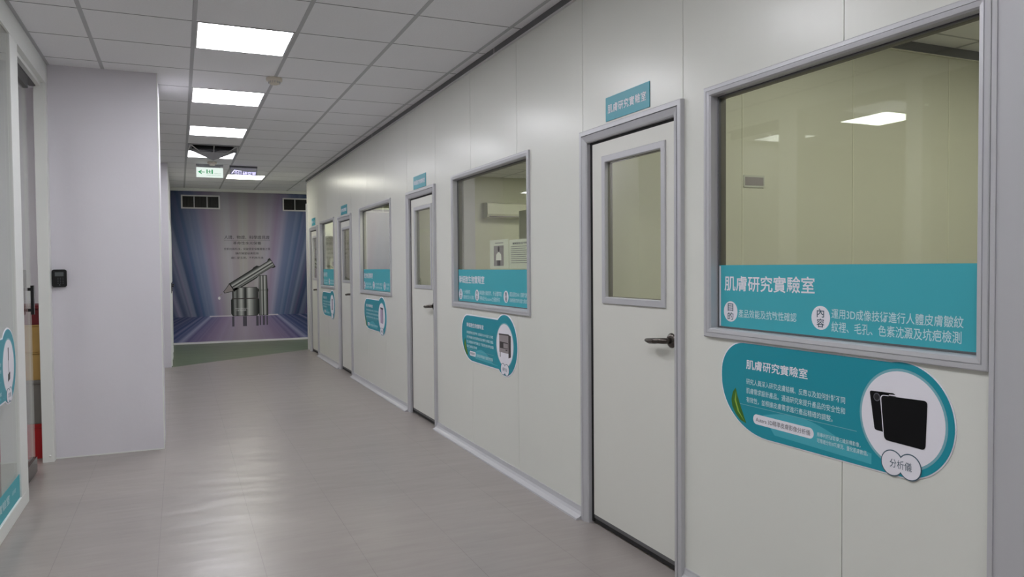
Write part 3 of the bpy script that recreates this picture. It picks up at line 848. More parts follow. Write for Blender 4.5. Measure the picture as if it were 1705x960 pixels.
# slanted tube
p0 = Vector((0.775, 0.955)); p1 = Vector((1.655, 1.51))
dv = (p1 - p0).normalized(); nv = Vector((-dv.y, dv.x)); LN = (p1 - p0).length
ang = math.atan2(dv.y, dv.x)
tm = metal_print('printed_silver_tube', ang=ang, c=(p0.x - OFFM.x, p0.y), width=0.175)
def P(s_, t_): q = p0 + dv * s_ + nv * t_; return (q.x, q.y)
tube = flat([P(0.16, -0.082), P(0.64, -0.084), P(0.70, -0.062), P(LN - 0.07, -0.062), P(LN - 0.03, -0.09), P(LN, -0.09), P(LN, 0.09), P(LN - 0.03, 0.09), P(LN - 0.06, 0.062), P(0.80, 0.062), P(0.76, 0.10), P(0.70, 0.10), P(0.66, 0.086), P(0.16, 0.082)], tm, 'printed_tube', edge=0.010)
flat([P(0.0, -0.012), P(0.05, -0.03), P(0.12, -0.06), P(0.16, -0.082), P(0.16, 0.082), P(0.12, 0.06), P(0.05, 0.03), P(0.0, 0.012)], M['cabgrey'], 'tube_nozzle', 0.0016, tube, 0.010)
flat([P(0.155, -0.088), P(0.175, -0.088), P(0.175, 0.088), P(0.155, 0.088)], M['ink'], 'tube_ring_line', 0.0026, tube)
flat(arc(0.684, 0.845, 0.022, 0.03, 0, 180, 10) + arc(0.684, 0.845, 0.022, 0.03, 180, 360, 10)[1:-1], M['print'], 'printed_drop')
flat([(0.69, 0.905), (0.735, 0.935), (0.742, 0.925), (0.70, 0.89)], M['cabgrey'], 'printed_liquid_thread')
# reflections drawn in the printed floor
refl_m = mat('printed_reflection', (84, 80, 96), 0.5)
for u0, u1 in ((0.905, 0.945), (1.10, 1.17), (1.34, 1.385), (1.404, 1.43), (1.462, 1.50), (1.53, 1.555)):
    b_ = MB(); b_.prism([(u0, 0.30 if u0 < 1.39 else 0.31), (u1, 0.30 if u0 < 1.39 else 0.31), (u1, 0.49), (u0, 0.49)], fm, 0.0, 0.0012)
    b_.build('printed_reflection', refl_m, mur)

# wall vents over the mural
def vent(x0, x1, z0, z1, label, n, mdark):
    t = thing('wall_vent', label, 'air vent', ((x0 + x1) / 2, YE, z0), 'air vents above the mural')
    fn = on_end(YE - 0.008)
    a = MB(); a.frame((x0, x1, z0, z1), [(0, 0), (0, 0.014), (0.022, 0.014), (0.026, 0.002)], fn)
    for k in range(1, n):
        u = x0 + (x1 - x0) * k / n
        a.box(u - 0.007, u + 0.007, YE - 0.020, YE - 0.008, z0 + 0.02, z1 - 0.02)
    a.build('vent_frame', M['alu'], t)
    a = MB(); a.box(x0 + 0.02, x1 - 0.02, YE - 0.0095, YE - 0.008, z0 + 0.02, z1 - 0.02); a.build('vent_back', M['black'], t)
    a = MB()
    k = x0 + 0.035
    while k < x1 - 0.03:
        a.box(k, k + 0.004, YE - 0.018, YE - 0.0095, z0 + 0.022, z1 - 0.022); k += 0.022
    a.build('vent_fins', mdark, t)
vent(0.053, 0.727, 2.520, 2.775, 'left dark air vent in three sections above the mural', 3, M['louver'])
vent(1.866, 2.56, 2.512, 2.765, 'right dark air vent above the mural, partly behind the panel wall', 3, M['black'])

# ================================================================== SIGNS ON THE PANEL WALL
def door_sign(y0, y1, z0, z1, text, label, b=0.012):
    t = thing('door_sign', label, 'door sign', (XW, (y0 + y1) / 2, z0), 'teal signs above the laboratory doors')
    a = MB(); a.box(XW - 0.004, XW - 0.0004, y0, y1, z0, z1); a.build('sign_plate', M['tealsign'], t)
    a = MB(); put_text(a, text, y1 - 0.022, y0 + 0.028, z0 + 0.036, z1 - 0.038, on_right(XW - 0.004), 0.0006, bold=0.012, spacing=1.12)
    a.build('sign_lettering', M['print'], t)
door_sign(3.015, 3.412, 2.134, 2.254, '肌膚研究實驗室', 'teal sign above the nearest laboratory door')
door_sign(6.531, 6.918, 2.120, 2.237, '幹細胞生物實驗室', 'teal sign above the second laboratory door')
door_sign(10.008, 10.410, 2.108, 2.230, '微生物檢測實驗室', 'teal sign above the third laboratory door')
door_sign(12.550, 12.885, 2.094, 2.212, '儀器分析室', 'teal sign above the farthest laboratory door')

GX = XW + 0.0335            # corridor side of the glass
KG = GX / XW
def gy(y): return y * KG
def gz(z): return CAM_H + (z - CAM_H) * KG
fg = on_right(GX - 0.0015)
def band(i, label, title, tbox, circles, lines, line_y, ztop):
    y0, y1, z0, z1 = WINS[i]
    t = thing('window_banner', label, 'window banner', (GX, (y0 + y1) / 2, z0), 'teal banners along the bottoms of the laboratory windows')
    a = MB(); a.box(GX - 0.0015, GX - 0.0003, y0 + 0.044, y1 - 0.044, z0 + 0.042, gz(ztop)); a.build('banner_film', M['teal'], t)
    a = MB(); a.box(GX - 0.0022, GX - 0.0014, gy(line_y) - 0.0045, gy(line_y) + 0.0045, z0 + 0.042, gz(ztop) - 0.003); a.build('white_stripe', M['print'], t)
    a = MB(); put_text(a, title, gy(tbox[0]), gy(tbox[1]), gz(tbox[2]), gz(tbox[3]), fg, 0.0006, bold=0.012); a.build('banner_title', M['print'], t)
    for (cy, cz, r, s1, s2) in circles:
        c = MB(); c.prism(arc(gy(cy), gz(cz), r, r, 0, 352.5, 47), fg, 0.0, 0.0006)
        co = c.build('round_badge', M['print'], t)
        c = MB()
        put_text(c, s1, gy(cy) + r * 0.40, gy(cy) - r * 0.40, gz(cz) + r * 0.04, gz(cz) + r * 0.78, fg, 0.0012, bold=0.01)
        put_text(c, s2, gy(cy) + r * 0.42, gy(cy) - r * 0.42, gz(cz) - r * 0.80, gz(cz) - r * 0.06, fg, 0.0012, bold=0.01)
        c.build('badge_lettering', M['slate'], co)
    for (s, ya, yb_, za, zb) in lines:
        a = MB(); put_text(a, s, gy(ya), gy(yb_), gz(za), gz(zb), fg, 0.0006, bold=0.006)
        a.build('banner_text', M['paleprint'], t)

band(0, 'teal banner on the nearest lab window titled in large white characters', '肌膚研究實驗室', (2.484, 2.006, 1.291, 1.352),
     [(2.447, 1.209, 0.0415, '目', '的'), (1.979, 1.2105, 0.042, '內', '容')],
     [('產品效能及抗敏性確認', 2.401, 2.091, 1.188, 1.221), ('運用3D成像技術進行人體皮膚皺紋', 1.931, 1.456, 1.211, 1.245), ('紋裡、毛孔、色素沈澱及坑疤檢測', 1.931, 1.462, 1.166, 1.202)], 2.5115, 1.3945)
band(1, 'teal banner under the two paper notices on the second lab window', '幹細胞生物實驗室', (5.677, 5.137, 1.270, 1.330),
     [(5.644, 1.184, 0.042, '目', '的'), (5.288, 1.186, 0.042, '內', '容'), (4.740, 1.192, 0.042, '應', '用')],
     [('七大細胞研究', 5.584, 5.430, 1.190, 1.220), ('細胞增生及分化測試', 5.584, 5.350, 1.150, 1.180), ('幹細胞分離培養、外泌體萃取', 5.236, 4.813, 1.190, 1.224), ('特殊成分Exosome之細胞研究', 5.236, 4.846, 1.150, 1.182), ('產品成效DNA / 皮膚代謝', 4.680, 4.400, 1.196, 1.228), ('皮膚細胞抗氧化能力測試', 4.680, 4.400, 1.158, 1.186)], 5.712, 1.376)
band(2, 'teal banner on the third lab window, under the pale board', '微生物檢測實驗室', (9.054, 8.61, 1.272, 1.336),
     [(9.030, 1.190, 0.044, '目', '的'), (8.570, 1.197, 0.044, '內', '容'), (8.066, 1.197, 0.044, '應', '用')],
     [('產品安全測試', 8.94, 8.70, 1.196, 1.226), ('菌落計數', 8.94, 8.66, 1.158, 1.186), ('微生物培養分離鑑定', 8.49, 8.16, 1.198, 1.228), ('防腐效能試驗', 8.49, 8.18, 1.160, 1.188), ('原料檢驗', 7.99, 7.86, 1.200, 1.230), ('成品放行', 7.99, 7.88, 1.162, 1.190)], 9.115, 1.3775)
band(3, 'teal banner on the farthest lab window', '儀器分析室', (11.93, 11.52, 1.268, 1.336),
     [(11.86, 1.198, 0.045, '目', '的'), (11.37, 1.198, 0.045, '內', '容')],
     [('成分分析', 11.78, 11.50, 1.198, 1.228), ('品質確認', 11.78, 11.50, 1.160, 1.188), ('精密儀器檢測', 11.29, 11.00, 1.198, 1.228), ('數據紀錄', 11.29, 11.02, 1.160, 1.188)], 12.02, 1.379)

# ---- information plaques
def outline(ul, ub_t, ub_b, vt, vb, cu, cv, r, rtl, rbl, sgn, e=0.0):
    """rounded body with a round head; u grows to the reader's left when sgn = +1"""
    vt += e; vb -= e; ul += sgn * e; r += e
    pts = []
    def U(du): return du
    # top-left corner then bottom-left, in reader coordinates (x to the right)
    L = 0.0
    W = abs(ul - cu)          # distance from left edge to circle centre
    tl = min(rtl, (vt - vb) * 0.49); blr = min(rbl, (vt - vb) - tl)
    pts += arc(tl * 1.05, vt - tl, tl * 1.05, tl, 180, 90, 12)
    dt = vt - cv
    if dt < r * 0.98:
        ang_t = math.degrees(math.asin(dt / r)); a0 = 180 - ang_t
    else: a0 = 90
    db = cv - vb
    if db < r * 0.98:
        ang_b = -(180 - math.degrees(math.asin(db / r)))
    else: ang_b = -90
    pts += arc(W, cv, r, r, a0, ang_b, 44)
    pts += arc(blr * 1.25, vb + blr, blr * 1.25, blr, 270, 180, 14)
    return [(ul - sgn * px, py) for px, py in pts]

def plaque(X, side, ul, vt, vb, cu, cv, r, rtl, rbl, label, title, lines, pill, small, art, wave_top, cloud_text, ring=0.80, group='teal information plaques under the laboratory windows', leaf=True, border=0.009):
    """side = -1: on the panel wall facing -X (text runs towards -Y); +1: on the left glass"""
    sg = 1 if side < 0 else -1
    fn = on_right(X) if side < 0 else on_left(X)
    R = lambda px: ul - sg * px          # reader x (from the left tip) -> u
    t = thing('info_plaque', label, 'information plaque', (X, cu, vb), group)
    a = MB(); a.prism(outline(ul, 0, 0, vt, vb, cu, cv, r, rtl, rbl, sg, border), fn, 0.0003, 0.0022); a.build('plaque_border', M['print'], t)
    a = MB(); a.prism(outline(ul, 0, 0, vt, vb, cu, cv, r, rtl, rbl, sg), fn, 0.0022, 0.0032); body = a.build('plaque_face', M['tealdark'], t)
    W = abs(ul - cu)
    # lighter wave along the bottom right
    n = 26
    XE = W - r * 0.62
    top = [(R(0.24 + (XE - 0.24) * i / n * 1.0), wave_top(i / n)) for i in range(n + 1)]
    bot = [(R(XE), vb + 0.018), (R(0.30), vb + 0.024)]
    a = MB(); a.add([fn(u, v, 0.0035) for u, v in top + bot], [tuple(range(len(top) + 2))]); a.build('wave', M['tealwave'], body)
    zl = min(l[3] for l in lines) - 0.010
    a = MB(); a.add([fn(R(q), v, 0.0037) for q, v in ((0.10, zl), (W - r * 0.95, zl), (W - r * 0.95, zl - 0.002), (0.10, zl - 0.002))], [(0, 1, 2, 3)]); a.build('thin_rule', M['tealpale'], body)
    a = MB()
    rr = r * ring
    a.prism(arc(cu, cv, rr + 0.008, rr + 0.008, 0, 354, 59), fn, 0.0032, 0.0036, 1); a.prism(arc(cu, cv, rr, rr, 0, 354, 59), fn, 0.0036, 0.0040, 0)
    a.build('round_picture', [M['print'], M['tealpale']], t)
    a = MB(); put_text(a, title[0], R(title[1]), R(title[2]), title[3], title[4], fn, 0.0037, bold=0.012); a.build('plaque_title', M['print'], t)
    for s, xa, xb, za, zb in lines + small:
        a = MB(); put_text(a, s, R(xa), R(xb), za, zb, fn, 0.0040, bold=0.008); a.build('plaque_text', M['paleprint'], t)
    if pill:
        s, xa, xb, za, zb = pill
        h = (zb - za) / 2
        a = MB(); a.prism(rrect(min(R(xa), R(xb)), max(R(xa), R(xb)), za, zb, h * 0.98, 8), fn, 0.0034, 0.0039); po = a.build('white_pill', M['print'], t)
        a = MB(); put_text(a, s, R(xa + h * 0.8), R(xb - h * 0.8), za + h * 0.5, zb - h * 0.45, fn, 0.0043); a.build('pill_lettering', M['greyink'], po)
    if leaf:
        lx, lz, s = leaf
        P_ = [(0.0, 0.0), (-0.018, -0.02), (-0.026, -0.05), (-0.020, -0.078), (0.0, -0.104), (0.028, -0.125), (0.062, -0.132), (0.050, -0.110), (0.030, -0.072), (0.012, -0.034)]
        a = MB(); a.add([fn(R(lx + p[0] * s), lz + p[1] * s, 0.0038) for p in P_], [tuple(range(len(P_)))], 0)
        V_ = [(0.002, -0.012), (-0.006, -0.05), (0.012, -0.092), (0.054, -0.128), (0.020, -0.090), (0.002, -0.05)]
        a.add([fn(R(lx + p[0] * s), lz + p[1] * s, 0.0041) for p in V_], [tuple(range(len(V_)))], 1)
        a.build('printed_leaf', [M['leaf'], M['leaflight']], t)
    # cloud label at the bottom of the round picture
    cz = cv - r * 0.80
    w = 0.0305
    a = MB()
    for k, (e, mi, d) in enumerate(((0.0035, 1, 0.0046), (0.0, 0, 0.0050))):
        for q, s_ in enumerate((-1, 1)):
            a.prism(arc(cu - sg * s_ * w * 1.02, cz, 0.0375 + e, 0.0375 + e, 0, 352, 44), fn, 0.0040, d + 0.0001 * q, mi)
    c_o = a.build('cloud_label', [M['print'], M['slate']], t)
    if cloud_text:
        a = MB(); put_text(a, cloud_text, cu + sg * w * 1.28, cu - sg * w * 1.28, cz - w * 0.42, cz + w * 0.46, fn, 0.0055); a.build('cloud_lettering', M['slate'], c_o)
    art(t, fn, cu, cv, rr, sg)
    return t

def quad_round(c, r, n=6):
    """rounded polygon through corner list c"""
    out = []
    k = len(c)
    for i in range(k):
        p = Vector(c[i]); a = (Vector(c[i - 1]) - p).normalized(); b = (Vector(c[(i + 1) % k]) - p).normalized()
        s = p + a * r; e = p + b * r
        for j in range(n + 1):
            tt = j / n
            q = s * (1 - tt) ** 2 + p * (2 * tt * (1 - tt)) + e * tt ** 2
            out.append((q.x, q.y))
    return out

def art_tablets(t, fn, cu, cv, rr, sg):
    a = MB(); a.prism(quad_round([(1.772, 0.990), (1.680, 0.994), (1.672, 0.985), (1.690, 0.865), (1.752, 0.868)], 0.008), fn, 0.0040, 0.0044)
    a.prism([(1.7025, 0.978), (1.676, 0.9815), (1.672, 0.990), (1.6985, 0.988)], fn, 0.0044, 0.0047, 1)
    back = a.build('printed_back_tablet', [M['tabletink'], M['print']], t)
    c = MB(); c.prism(arc(1.744, 0.973, 0.0125, 0.013, 0, 352, 44), fn, 0.0044, 0.0047, 0); c.prism(arc(1.744, 0.973, 0.0095, 0.010, 0, 352, 44), fn, 0.0047, 0.0049, 1)
    c.build('printed_lens', [M['greyink'], M['ink']], back)
    a = MB(); a.prism(quad_round([(1.7325, 0.983), (1.566, 0.990), (1.572, 0.842), (1.718, 0.845)], 0.016), fn, 0.0044, 0.0047, 1)
    a.prism(quad_round([(1.7285, 0.981), (1.565, 0.988), (1.571, 0.840), (1.715, 0.843)], 0.014), fn, 0.0047, 0.0051, 0)
    a.build('printed_front_tablet', [M['tabletink'], M['print']], t)

def art_cabinet(t, fn, cu, cv, rr, sg):
    u = lambda q: cu - sg * q
    a = MB()
    a.prism([(u(-0.095), cv + 0.072), (u(0.075), cv + 0.072), (u(0.075), cv - 0.052), (u(-0.095), cv - 0.052)], fn, 0.0040, 0.0044, 0)
    a.prism([(u(0.065), cv + 0.078), (u(0.105), cv + 0.070), (u(0.105), cv - 0.072), (u(0.065), cv - 0.082)], fn, 0.0040, 0.0045, 1)
    a.prism([(u(-0.085), cv - 0.052), (u(-0.075), cv - 0.052), (u(-0.075), cv - 0.085), (u(-0.085), cv - 0.085)], fn, 0.0040, 0.0044, 1)
    a.prism([(u(-0.10), cv + 0.075), (u(0.07), cv + 0.080), (u(0.07), cv + 0.070), (u(-0.10), cv + 0.066)], fn, 0.0044, 0.0047, 1)
    b_ = a.build('printed_cabinet', [M['cabgrey'], M['cabdark']], t)
    a = MB(); a.prism([(u(-0.085), cv + 0.022), (u(0.058), cv + 0.020), (u(0.058), cv - 0.022), (u(-0.085), cv - 0.024)], fn, 0.0044, 0.0047, 0)
    a.prism([(u(-0.02), cv + 0.014), (u(0.055), cv + 0.014), (u(0.055), cv - 0.018), (u(-0.02), cv - 0.018)], fn, 0.0047, 0.0049, 1)
    a.prism([(u(0.015), cv - 0.028), (u(0.048), cv - 0.028), (u(0.048), cv - 0.035), (u(0.015), cv - 0.035)], fn, 0.0044, 0.0048, 0)
    a.build('printed_opening', [M['cabdark'], M['cabgrey']], b_)
def art_fridge(t, fn, cu, cv, rr, sg):
    u = lambda q: cu - sg * q
    a = MB(); a.prism([(u(-0.055), cv + 0.085), (u(0.060), cv + 0.085), (u(0.060), cv - 0.080), (u(-0.055), cv - 0.072)], fn, 0.0040, 0.0044, 0)
    a.prism([(u(-0.060), cv + 0.098), (u(0.064), cv + 0.095), (u(0.064), cv + 0.072), (u(-0.055), cv + 0.084)], fn, 0.0044, 0.0048, 1)
    a.prism([(u(0.040), cv + 0.090), (u(0.062), cv + 0.090), (u(0.062), cv - 0.07), (u(0.046), cv - 0.04)], fn, 0.0044, 0.0048, 1)
    a.build('printed_appliance', [M['lilac'], M['cabdark']], t)
def art_column(t, fn, cu, cv, rr, sg):
    u = lambda q: cu - sg * q
    a = MB(); a.prism([(u(-0.032), cv + 0.085), (u(0.05), cv + 0.085), (u(0.05), cv - 0.07), (u(-0.032), cv - 0.07)], fn, 0.0040, 0.0044, 1)
    a.prism([(u(-0.022), cv + 0.066), (u(0.034), cv + 0.066), (u(0.034), cv - 0.055), (u(-0.022), cv - 0.055)], fn, 0.0044, 0.0047, 0)
    a.build('printed_instrument', [M['lilac'], M['greyink']], t)
def art_wand(t, fn, cu, cv, rr, sg):
    u = lambda q: cu - sg * q
    a = MB(); a.prism([(u(-0.012), cv + 0.10), (u(0.012), cv + 0.10), (u(0.010), cv + 0.03), (u(-0.010), cv + 0.03)], fn, 0.0040, 0.0044, 1)
    a.prism([(u(-0.004), cv + 0.03), (u(0.004), cv + 0.03), (u(0.010), cv - 0.05), (u(0.002), cv - 0.05)], fn, 0.0040, 0.0044, 1)
    a.prism([(u(-0.02), cv - 0.045), (u(0.035), cv - 0.035), (u(0.03), cv - 0.075), (u(-0.025), cv - 0.085)], fn, 0.0040, 0.0045, 0)
    a.build('printed_instrument', [M['ink'], M['greyink']], t)

plaque(XW, -1, 2.499, 1.089, 0.735, 1.655, 0.917, 0.176, 0.125, 0.21, 'nearest teal plaque, with a picture of two black tablets',
       ('肌膚研究實驗室', 0.146, 0.463, 0.989, 1.027),
       [('研究人員深入研究皮膚結構、反應以及如何針對不同', 0.147, 0.629, 0.930, 0.953), ('肌膚需求設計產品。通過研究來提升產品的安全性和', 0.147, 0.629, 0.894, 0.917), ('有效性，並根據皮膚需求進行產品精確的調整。', 0.147, 0.576, 0.859, 0.882)],
       ('Autera 3D精準皮膚影像分析儀', 0.186, 0.492, 0.783, 0.821),
       [('用專利技術取得三維結構影像，', 0.507, 0.692, 0.797, 0.813), ('可精確分析8項膚況、量化肌膚數值。', 0.507, 0.722, 0.776, 0.792)],
       art_tablets, lambda f: 0.818 + 0.042 * math.sin(math.pi * min(1, f * 1.15 + 0.05)) - 0.03 * f, '分析儀', 0.84, leaf=(0.085, 0.908, 1.0), border=0.004)
plaque(XW, -1, 5.622, 1.026, 0.685, 4.765, 0.860, 0.207, 0.125, 0.19, 'second teal plaque, with a picture of a grey safety cabinet',
       ('幹細胞生物實驗室', 0.110, 0.465, 0.937, 0.972),
       [('幹細胞擁有自我更新 分裂與多向分化能力之特性', 0.110, 0.650, 0.886, 0.908), ('研究幹細胞 能有效開發促進皮膚再生修護之產品', 0.110, 0.650, 0.850, 0.872), ('並以無菌操作培養細胞 及 下游活性成分評估試驗', 0.110, 0.655, 0.814, 0.836), ('確立產品功效', 0.110, 0.330, 0.780, 0.801)],
       ('無菌操作', 0.172, 0.302, 0.722, 0.758), [('提供潔淨環境進行細胞培養實驗', 0.318, 0.64, 0.724, 0.748)],
       art_cabinet, lambda f: 0.735 + 0.06 * math.sin(math.pi * min(1, f * 1.15 + 0.05)) - 0.03 * f, '操作台', 0.70, leaf=(0.075, 0.85, 1.0))
plaque(XW, -1, 9.051, 1.030, 0.688, 8.205, 0.862, 0.207, 0.125, 0.19, 'third teal plaque, with a picture of a lilac appliance, under the third window',
       ('微生物實驗室', 0.090, 0.425, 0.937, 0.972),
       [('微生物檢測確保產品安全衛生 以及防腐系統有效', 0.090, 0.690, 0.892, 0.914), ('執行原料與成品之菌落計數 環境落菌監控試驗', 0.090, 0.690, 0.852, 0.874), ('並進行特定菌株的培養鑑定 抗菌能力分析評估', 0.090, 0.690, 0.812, 0.834)],
       ('培養', 0.172, 0.262, 0.722, 0.758), [('維持恆溫進行微生物培養觀察', 0.290, 0.66, 0.724, 0.748)],
       art_fridge, lambda f: 0.735 + 0.06 * math.sin(math.pi * min(1, f * 1.15 + 0.05)) - 0.03 * f, '培養箱', 0.70, leaf=(0.07, 0.84, 1.0))
plaque(XW, -1, 11.992, 1.032, 0.690, 11.155, 0.862, 0.207, 0.125, 0.19, 'farthest teal plaque on the panel wall, under the window with shelves',
       ('儀器分析室', 0.110, 0.400, 0.930, 0.972),
       [('以精密儀器進行原料與產品成分之定性定量分析', 0.090, 0.690, 0.882, 0.908), ('確保每批產品之穩定性與一致性品質管控', 0.090, 0.690, 0.840, 0.866), ('提供研發數據支持', 0.090, 0.400, 0.802, 0.828)],
       ('分析', 0.172, 0.312, 0.722, 0.766), [('精準分析產品有效成分', 0.330, 0.66, 0.724, 0.752)],
       art_column, lambda f: 0.735 + 0.06 * math.sin(math.pi * min(1, f * 1.15 + 0.05)) - 0.03 * f, '', 0.70, leaf=False)
plaque(XL - 0.010, 1, 4.060 + 0.02, 1.032, 0.700, 4.915, 0.876, 0.200, 0.125, 0.19, 'teal plaque on the left glass partition, with a picture of a slim probe',
       ('保養配方實驗室', 0.110, 0.465, 0.945, 0.980),
       [('配方研究人員依據肌膚需求進行保養品配方設計', 0.110, 0.650, 0.894, 0.914), ('測試不同成分比例並確認產品穩定與使用感受', 0.110, 0.650, 0.858, 0.878), ('持續提升產品品質', 0.110, 0.400, 0.822, 0.842)],
       ('均質', 0.172, 0.302, 0.736, 0.768), [('提供乳化均質製程之配方測試', 0.318, 0.64, 0.738, 0.760)],
       art_wand, lambda f: 0.745 + 0.06 * math.sin(math.pi * min(1, f * 1.15 + 0.05)) - 0.03 * f, '均質機', 0.72, leaf=False)
# teal banner on the left glass
fl2 = on_left(XL - 0.010)
t = thing('window_banner', 'teal banner along the foot of the left glass partition', 'window banner', (XL, 4.6, 0.09), 'teal banners along the bottoms of the laboratory windows')
a = MB(); a.box(XL - 0.0098, XL - 0.0086, 4.07, 5.148, 0.087, 0.222); a.build('banner_film', M['teal'], t)
a = MB(); put_text(a, '保養配方實驗室', 4.20, 4.86, 0.135, 0.185, fl2, 0.002, bold=0.01); put_text(a, '研發', 4.93, 5.03, 0.150, 0.175, fl2, 0.002); a.build('banner_title', M['paleprint'], t)

# ---- paper notices on the second window
def notice(y0, y1, z0, z1, label, photo):
    X = XW + 0.0412
    fn = on_right(X - 0.0006)
    t = thing('paper_notice', label, 'notice', (X, (y0 + y1) / 2, z0), 'paper notices on the second window')
    a = MB(); a.box(X - 0.0004, X + 0.0, y0, y1, z0, z1); a.build('paper_sheet', M['paper'], t)
    if photo:
        a = MB(); a.box(X - 0.0011, X - 0.0006, y0 + 0.085, y1 - 0.075, z0 + 0.02, z1 - 0.042); p = a.build('portrait_photo', M['cabgrey'], t)
        a = MB()
        cy = (y0 + y1) / 2 + 0.004
        a.prism(arc(cy, z1 - 0.066, 0.017, 0.020, 0, 340, 17), fn, 0.0006, 0.0010, 0)
        a.prism([(cy - 0.010, z1 - 0.088), (cy + 0.010, z1 - 0.088), (cy + 0.045, z1 - 0.105), (cy + 0.05, z0 + 0.06), (cy - 0.05, z0 + 0.06), (cy - 0.045, z1 - 0.105)], fn, 0.0006, 0.0010, 1)
        a.prism([(cy - 0.03, z0 + 0.06), (cy + 0.03, z0 + 0.06), (cy + 0.03, z0 + 0.022), (cy - 0.03, z0 + 0.022)], fn, 0.0006, 0.0010, 0)
        a.build('portrait_figure', [M['cabdark'], M['paper']], p)
        a = MB(); a.box(X - 0.0010, X - 0.0006, y0 + 0.09, y1 - 0.10, z1 - 0.026, z1 - 0.021); a.build('heading_line', M['greyink'], t)
    else:
        a = MB()
        put_text(a, '實驗室安全守則', y1 - 0.06, y0 + 0.03, z1 - 0.034, z1 - 0.020, fn, 0.0006, bold=0.02)
        for k in range(9):
            a.box(X - 0.0010, X - 0.0006, y0 + 0.02 + 0.012 * ((k * 7) % 4), y1 - 0.03, z1 - 0.05 - k * 0.0135, z1 - 0.0465 - k * 0.0135)
        a.build('notice_text', M['greyink'], t)
notice(4.790, 5.130, 1.381, 1.586, 'paper notice with a standing portrait, left of the two on the second window', True)
notice(4.450, 4.778, 1.381, 1.578, 'paper notice filled with lines of text, right of the two on the second window', False)

# ---- keypad on the white wall block
kp = thing('keypad', 'black door keypad with small grey screen on the white wall block', 'keypad', (-0.81, 6.493, 1.27))
fk = on_end(6.493)
a = MB(); a.prism(rrect(-0.858, -0.762, 1.272, 1.402, 0.016), fk, 0.0, 0.024); kb = a.build('keypad_body', M['blackgloss'], kp, bevel=0.004)
a = MB(); a.box(-0.838, -0.782, 6.4678, 6.4695, 1.352, 1.382); a.build('keypad_screen', M['screen'], kp)
for r in range(4):
    for c in range(3):
        a = MB(); u = -0.818 + c * 0.016; v = 1.338 - r * 0.0125
        a.prism(arc(u, v, 0.0035, 0.003, 0, 330, 11), fk, 0.0240, 0.0254); a.build('key', M['keyprint'], kp)
a = MB(); a.prism(arc(-0.808, 1.288, 0.005, 0.0045, 0, 330, 11), fk, 0.0240, 0.0252); a.build('sensor_dot', M['keyprint'], kp)

# ================================================================== THINGS BEHIND THE GLASS
def carton(name, x0, x1, y0, y1, z0, z1, m, label, cat, lid=0.03):
    t = thing(name, label, cat, ((x0 + x1) / 2, (y0 + y1) / 2, z0), 'boxes stacked behind the glass door')
    a = MB(); a.box(x0, x1, y0, y1, z0, z1 - lid); a.build('box_body', m, t, bevel=0.004)
    a = MB(); a.box(x0 - 0.006, x1 + 0.006, y0 - 0.006, y1 + 0.006, z1 - lid + 0.001, z1 - 0.001); a.build('box_lid', m, t, bevel=0.004)
carton('storage_crate', -1.36, -0.955, 6.56, 6.94, 0.0, 0.26, M['red'], 'red crate at the bottom of the stack behind the glass door', 'crate')
carton('storage_box', -1.36, -0.955, 6.56, 6.94, 0.26, 0.585, M['greybin'], 'grey storage box resting on the red crate behind the glass door', 'box')
carton('cardboard_box', -1.36, -0.955, 6.56, 6.94, 0.585, 0.79, M['card'], 'cardboard box resting on the grey box behind the glass door', 'box', 0.012)
carton('cardboard_box', -1.36, -0.955, 6.56, 6.94, 0.79, 0.995, M['card'], 'upper cardboard box, just under the dark red box behind the glass door', 'box', 0.012)
carton('gift_box', -1.36, -0.955, 6.56, 6.94, 0.995, 1.14, M['darkred'], 'dark red box on top of the stack behind the glass door', 'box')
# long beige bench inside the glazed office
t = thing('office_bench', 'beige low bench behind the left glass partition', 'bench', (-2.2, 5.9, 0))
a = MB(); a.box(-3.4, -1.45, 5.6, 6.3, 0.70, 0.74); a.build('bench_top', M['beige'], t)
a = MB(); a.box(-3.35, -1.5, 5.66, 6.26, 0.08, 0.70); a.build('bench_body', M['beige'], t)
a = MB(); a.box(-3.3, -1.55, 5.70, 6.22, 0.0, 0.08); a.build('bench_plinth', M['louver'], t)

# wall plate and socket on the cross wall of room one
t = thing('wall_plate', 'small grey plate fixed to the cream wall inside the nearest window', 'plate', (3.235, 3.70, 1.87))
a = MB(); a.prism(rrect(3.155, 3.317, 1.868, 1.942, 0.004), on_end(3.70), 0.0, 0.006); a.build('plate_body', M['cabinet'], t)
a = MB(); a.box(3.165, 3.307, 3.6925, 3.694, 1.880, 1.930); a.build('plate_inset', M['cabgrey'], t)

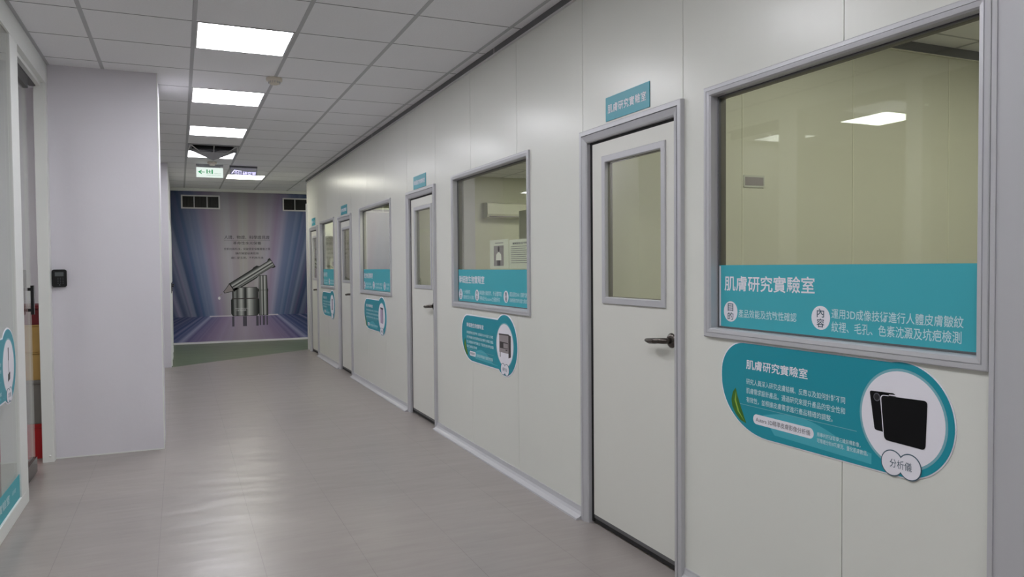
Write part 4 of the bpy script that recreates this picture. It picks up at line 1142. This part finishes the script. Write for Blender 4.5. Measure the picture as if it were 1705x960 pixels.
# air conditioner, cabinet, board and shelves
t = thing('air_conditioner', 'white wall air conditioner seen through the second window', 'air conditioner', (5.0, 11.9, 2.2))
a = MB(); a.prism([(0.0, 2.20), (0.17, 2.22), (0.20, 2.27), (0.19, 2.44), (0.15, 2.46), (0.0, 2.46)], lambda d, v, x: (x, 11.9 - d, v), 4.68, 5.55); a.build('unit_body', M['roomwall'], t)
a = MB(); a.box(4.72, 5.51, 11.70, 11.74, 2.222, 2.236); a.build('air_slot', M['cabgrey'], t)
t = thing('steel_cabinet', 'tall grey green cabinet at the right side of the second window', 'cabinet', (4.4, 8.9, 0))
a = MB(); a.box(4.08, 4.70, 8.65, 9.10, 0.0, 2.12); a.build('cabinet_body', M['cabinet'], t)
for x0, x1 in ((4.10, 4.385), (4.395, 4.68)):
    a = MB(); a.box(x0, x1, 8.635, 8.65, 0.05, 2.09); dd = a.build('cabinet_door', M['cabinet'], t)
    a = MB(); a.box((x1 - 0.04) if x0 < 4.2 else x0 + 0.02, (x1 - 0.02) if x0 < 4.2 else x0 + 0.04, 8.615, 8.635, 1.0, 1.14); a.build('cabinet_handle', M['alubright'], dd)
t = thing('pale_board', 'pale grey board standing behind the third window', 'board', (2.35, 9.5, 0))
a = MB(); a.box(2.085, 2.61, 9.52, 9.56, 0.0, 2.13); a.build('board_sheet', M['greypanel'], t)
a = MB(); a.box(2.08, 2.615, 9.51, 9.57, 2.13, 2.15); a.build('board_cap', M['whiteplastic'], t)
t = thing('shelf_unit', 'white shelf unit behind the farthest window', 'shelf unit', (2.35, 13.1, 0))
for x in (2.10, 2.58):
    a = MB(); a.box(x, x + 0.02, 12.95, 13.28, 0.0, 1.95); a.build('side_panel', M['whiteplastic'], t)
for z in (0.1, 0.55, 1.0, 1.35, 1.93):
    a = MB(); a.box(2.12, 2.58, 12.95, 13.28, z, z + 0.02); a.build('shelf_board', M['whiteplastic'], t)
for i, (x, z, m_, nm) in enumerate(((2.16, 1.37, 'paper', 'file box standing left on the upper shelf behind the farthest window'), (2.34, 1.37, 'paper', 'pale file box in the middle of the upper shelf behind the farthest window'), (2.46, 1.37, 'paper', 'pale file box standing right on the upper shelf behind the farthest window'))):
    t = thing('file_box', nm, 'file box', (x, 13.1, z), 'file boxes on the shelf unit')
    a = MB(); a.box(x, x + 0.10, 12.98, 13.25, z, z + 0.19); a.build('box_body', M[m_], t)
    a = MB(); a.box(x + 0.03, x + 0.07, 12.976, 12.98, z + 0.06, z + 0.13); a.build('spine_label', M['greyink'], t)
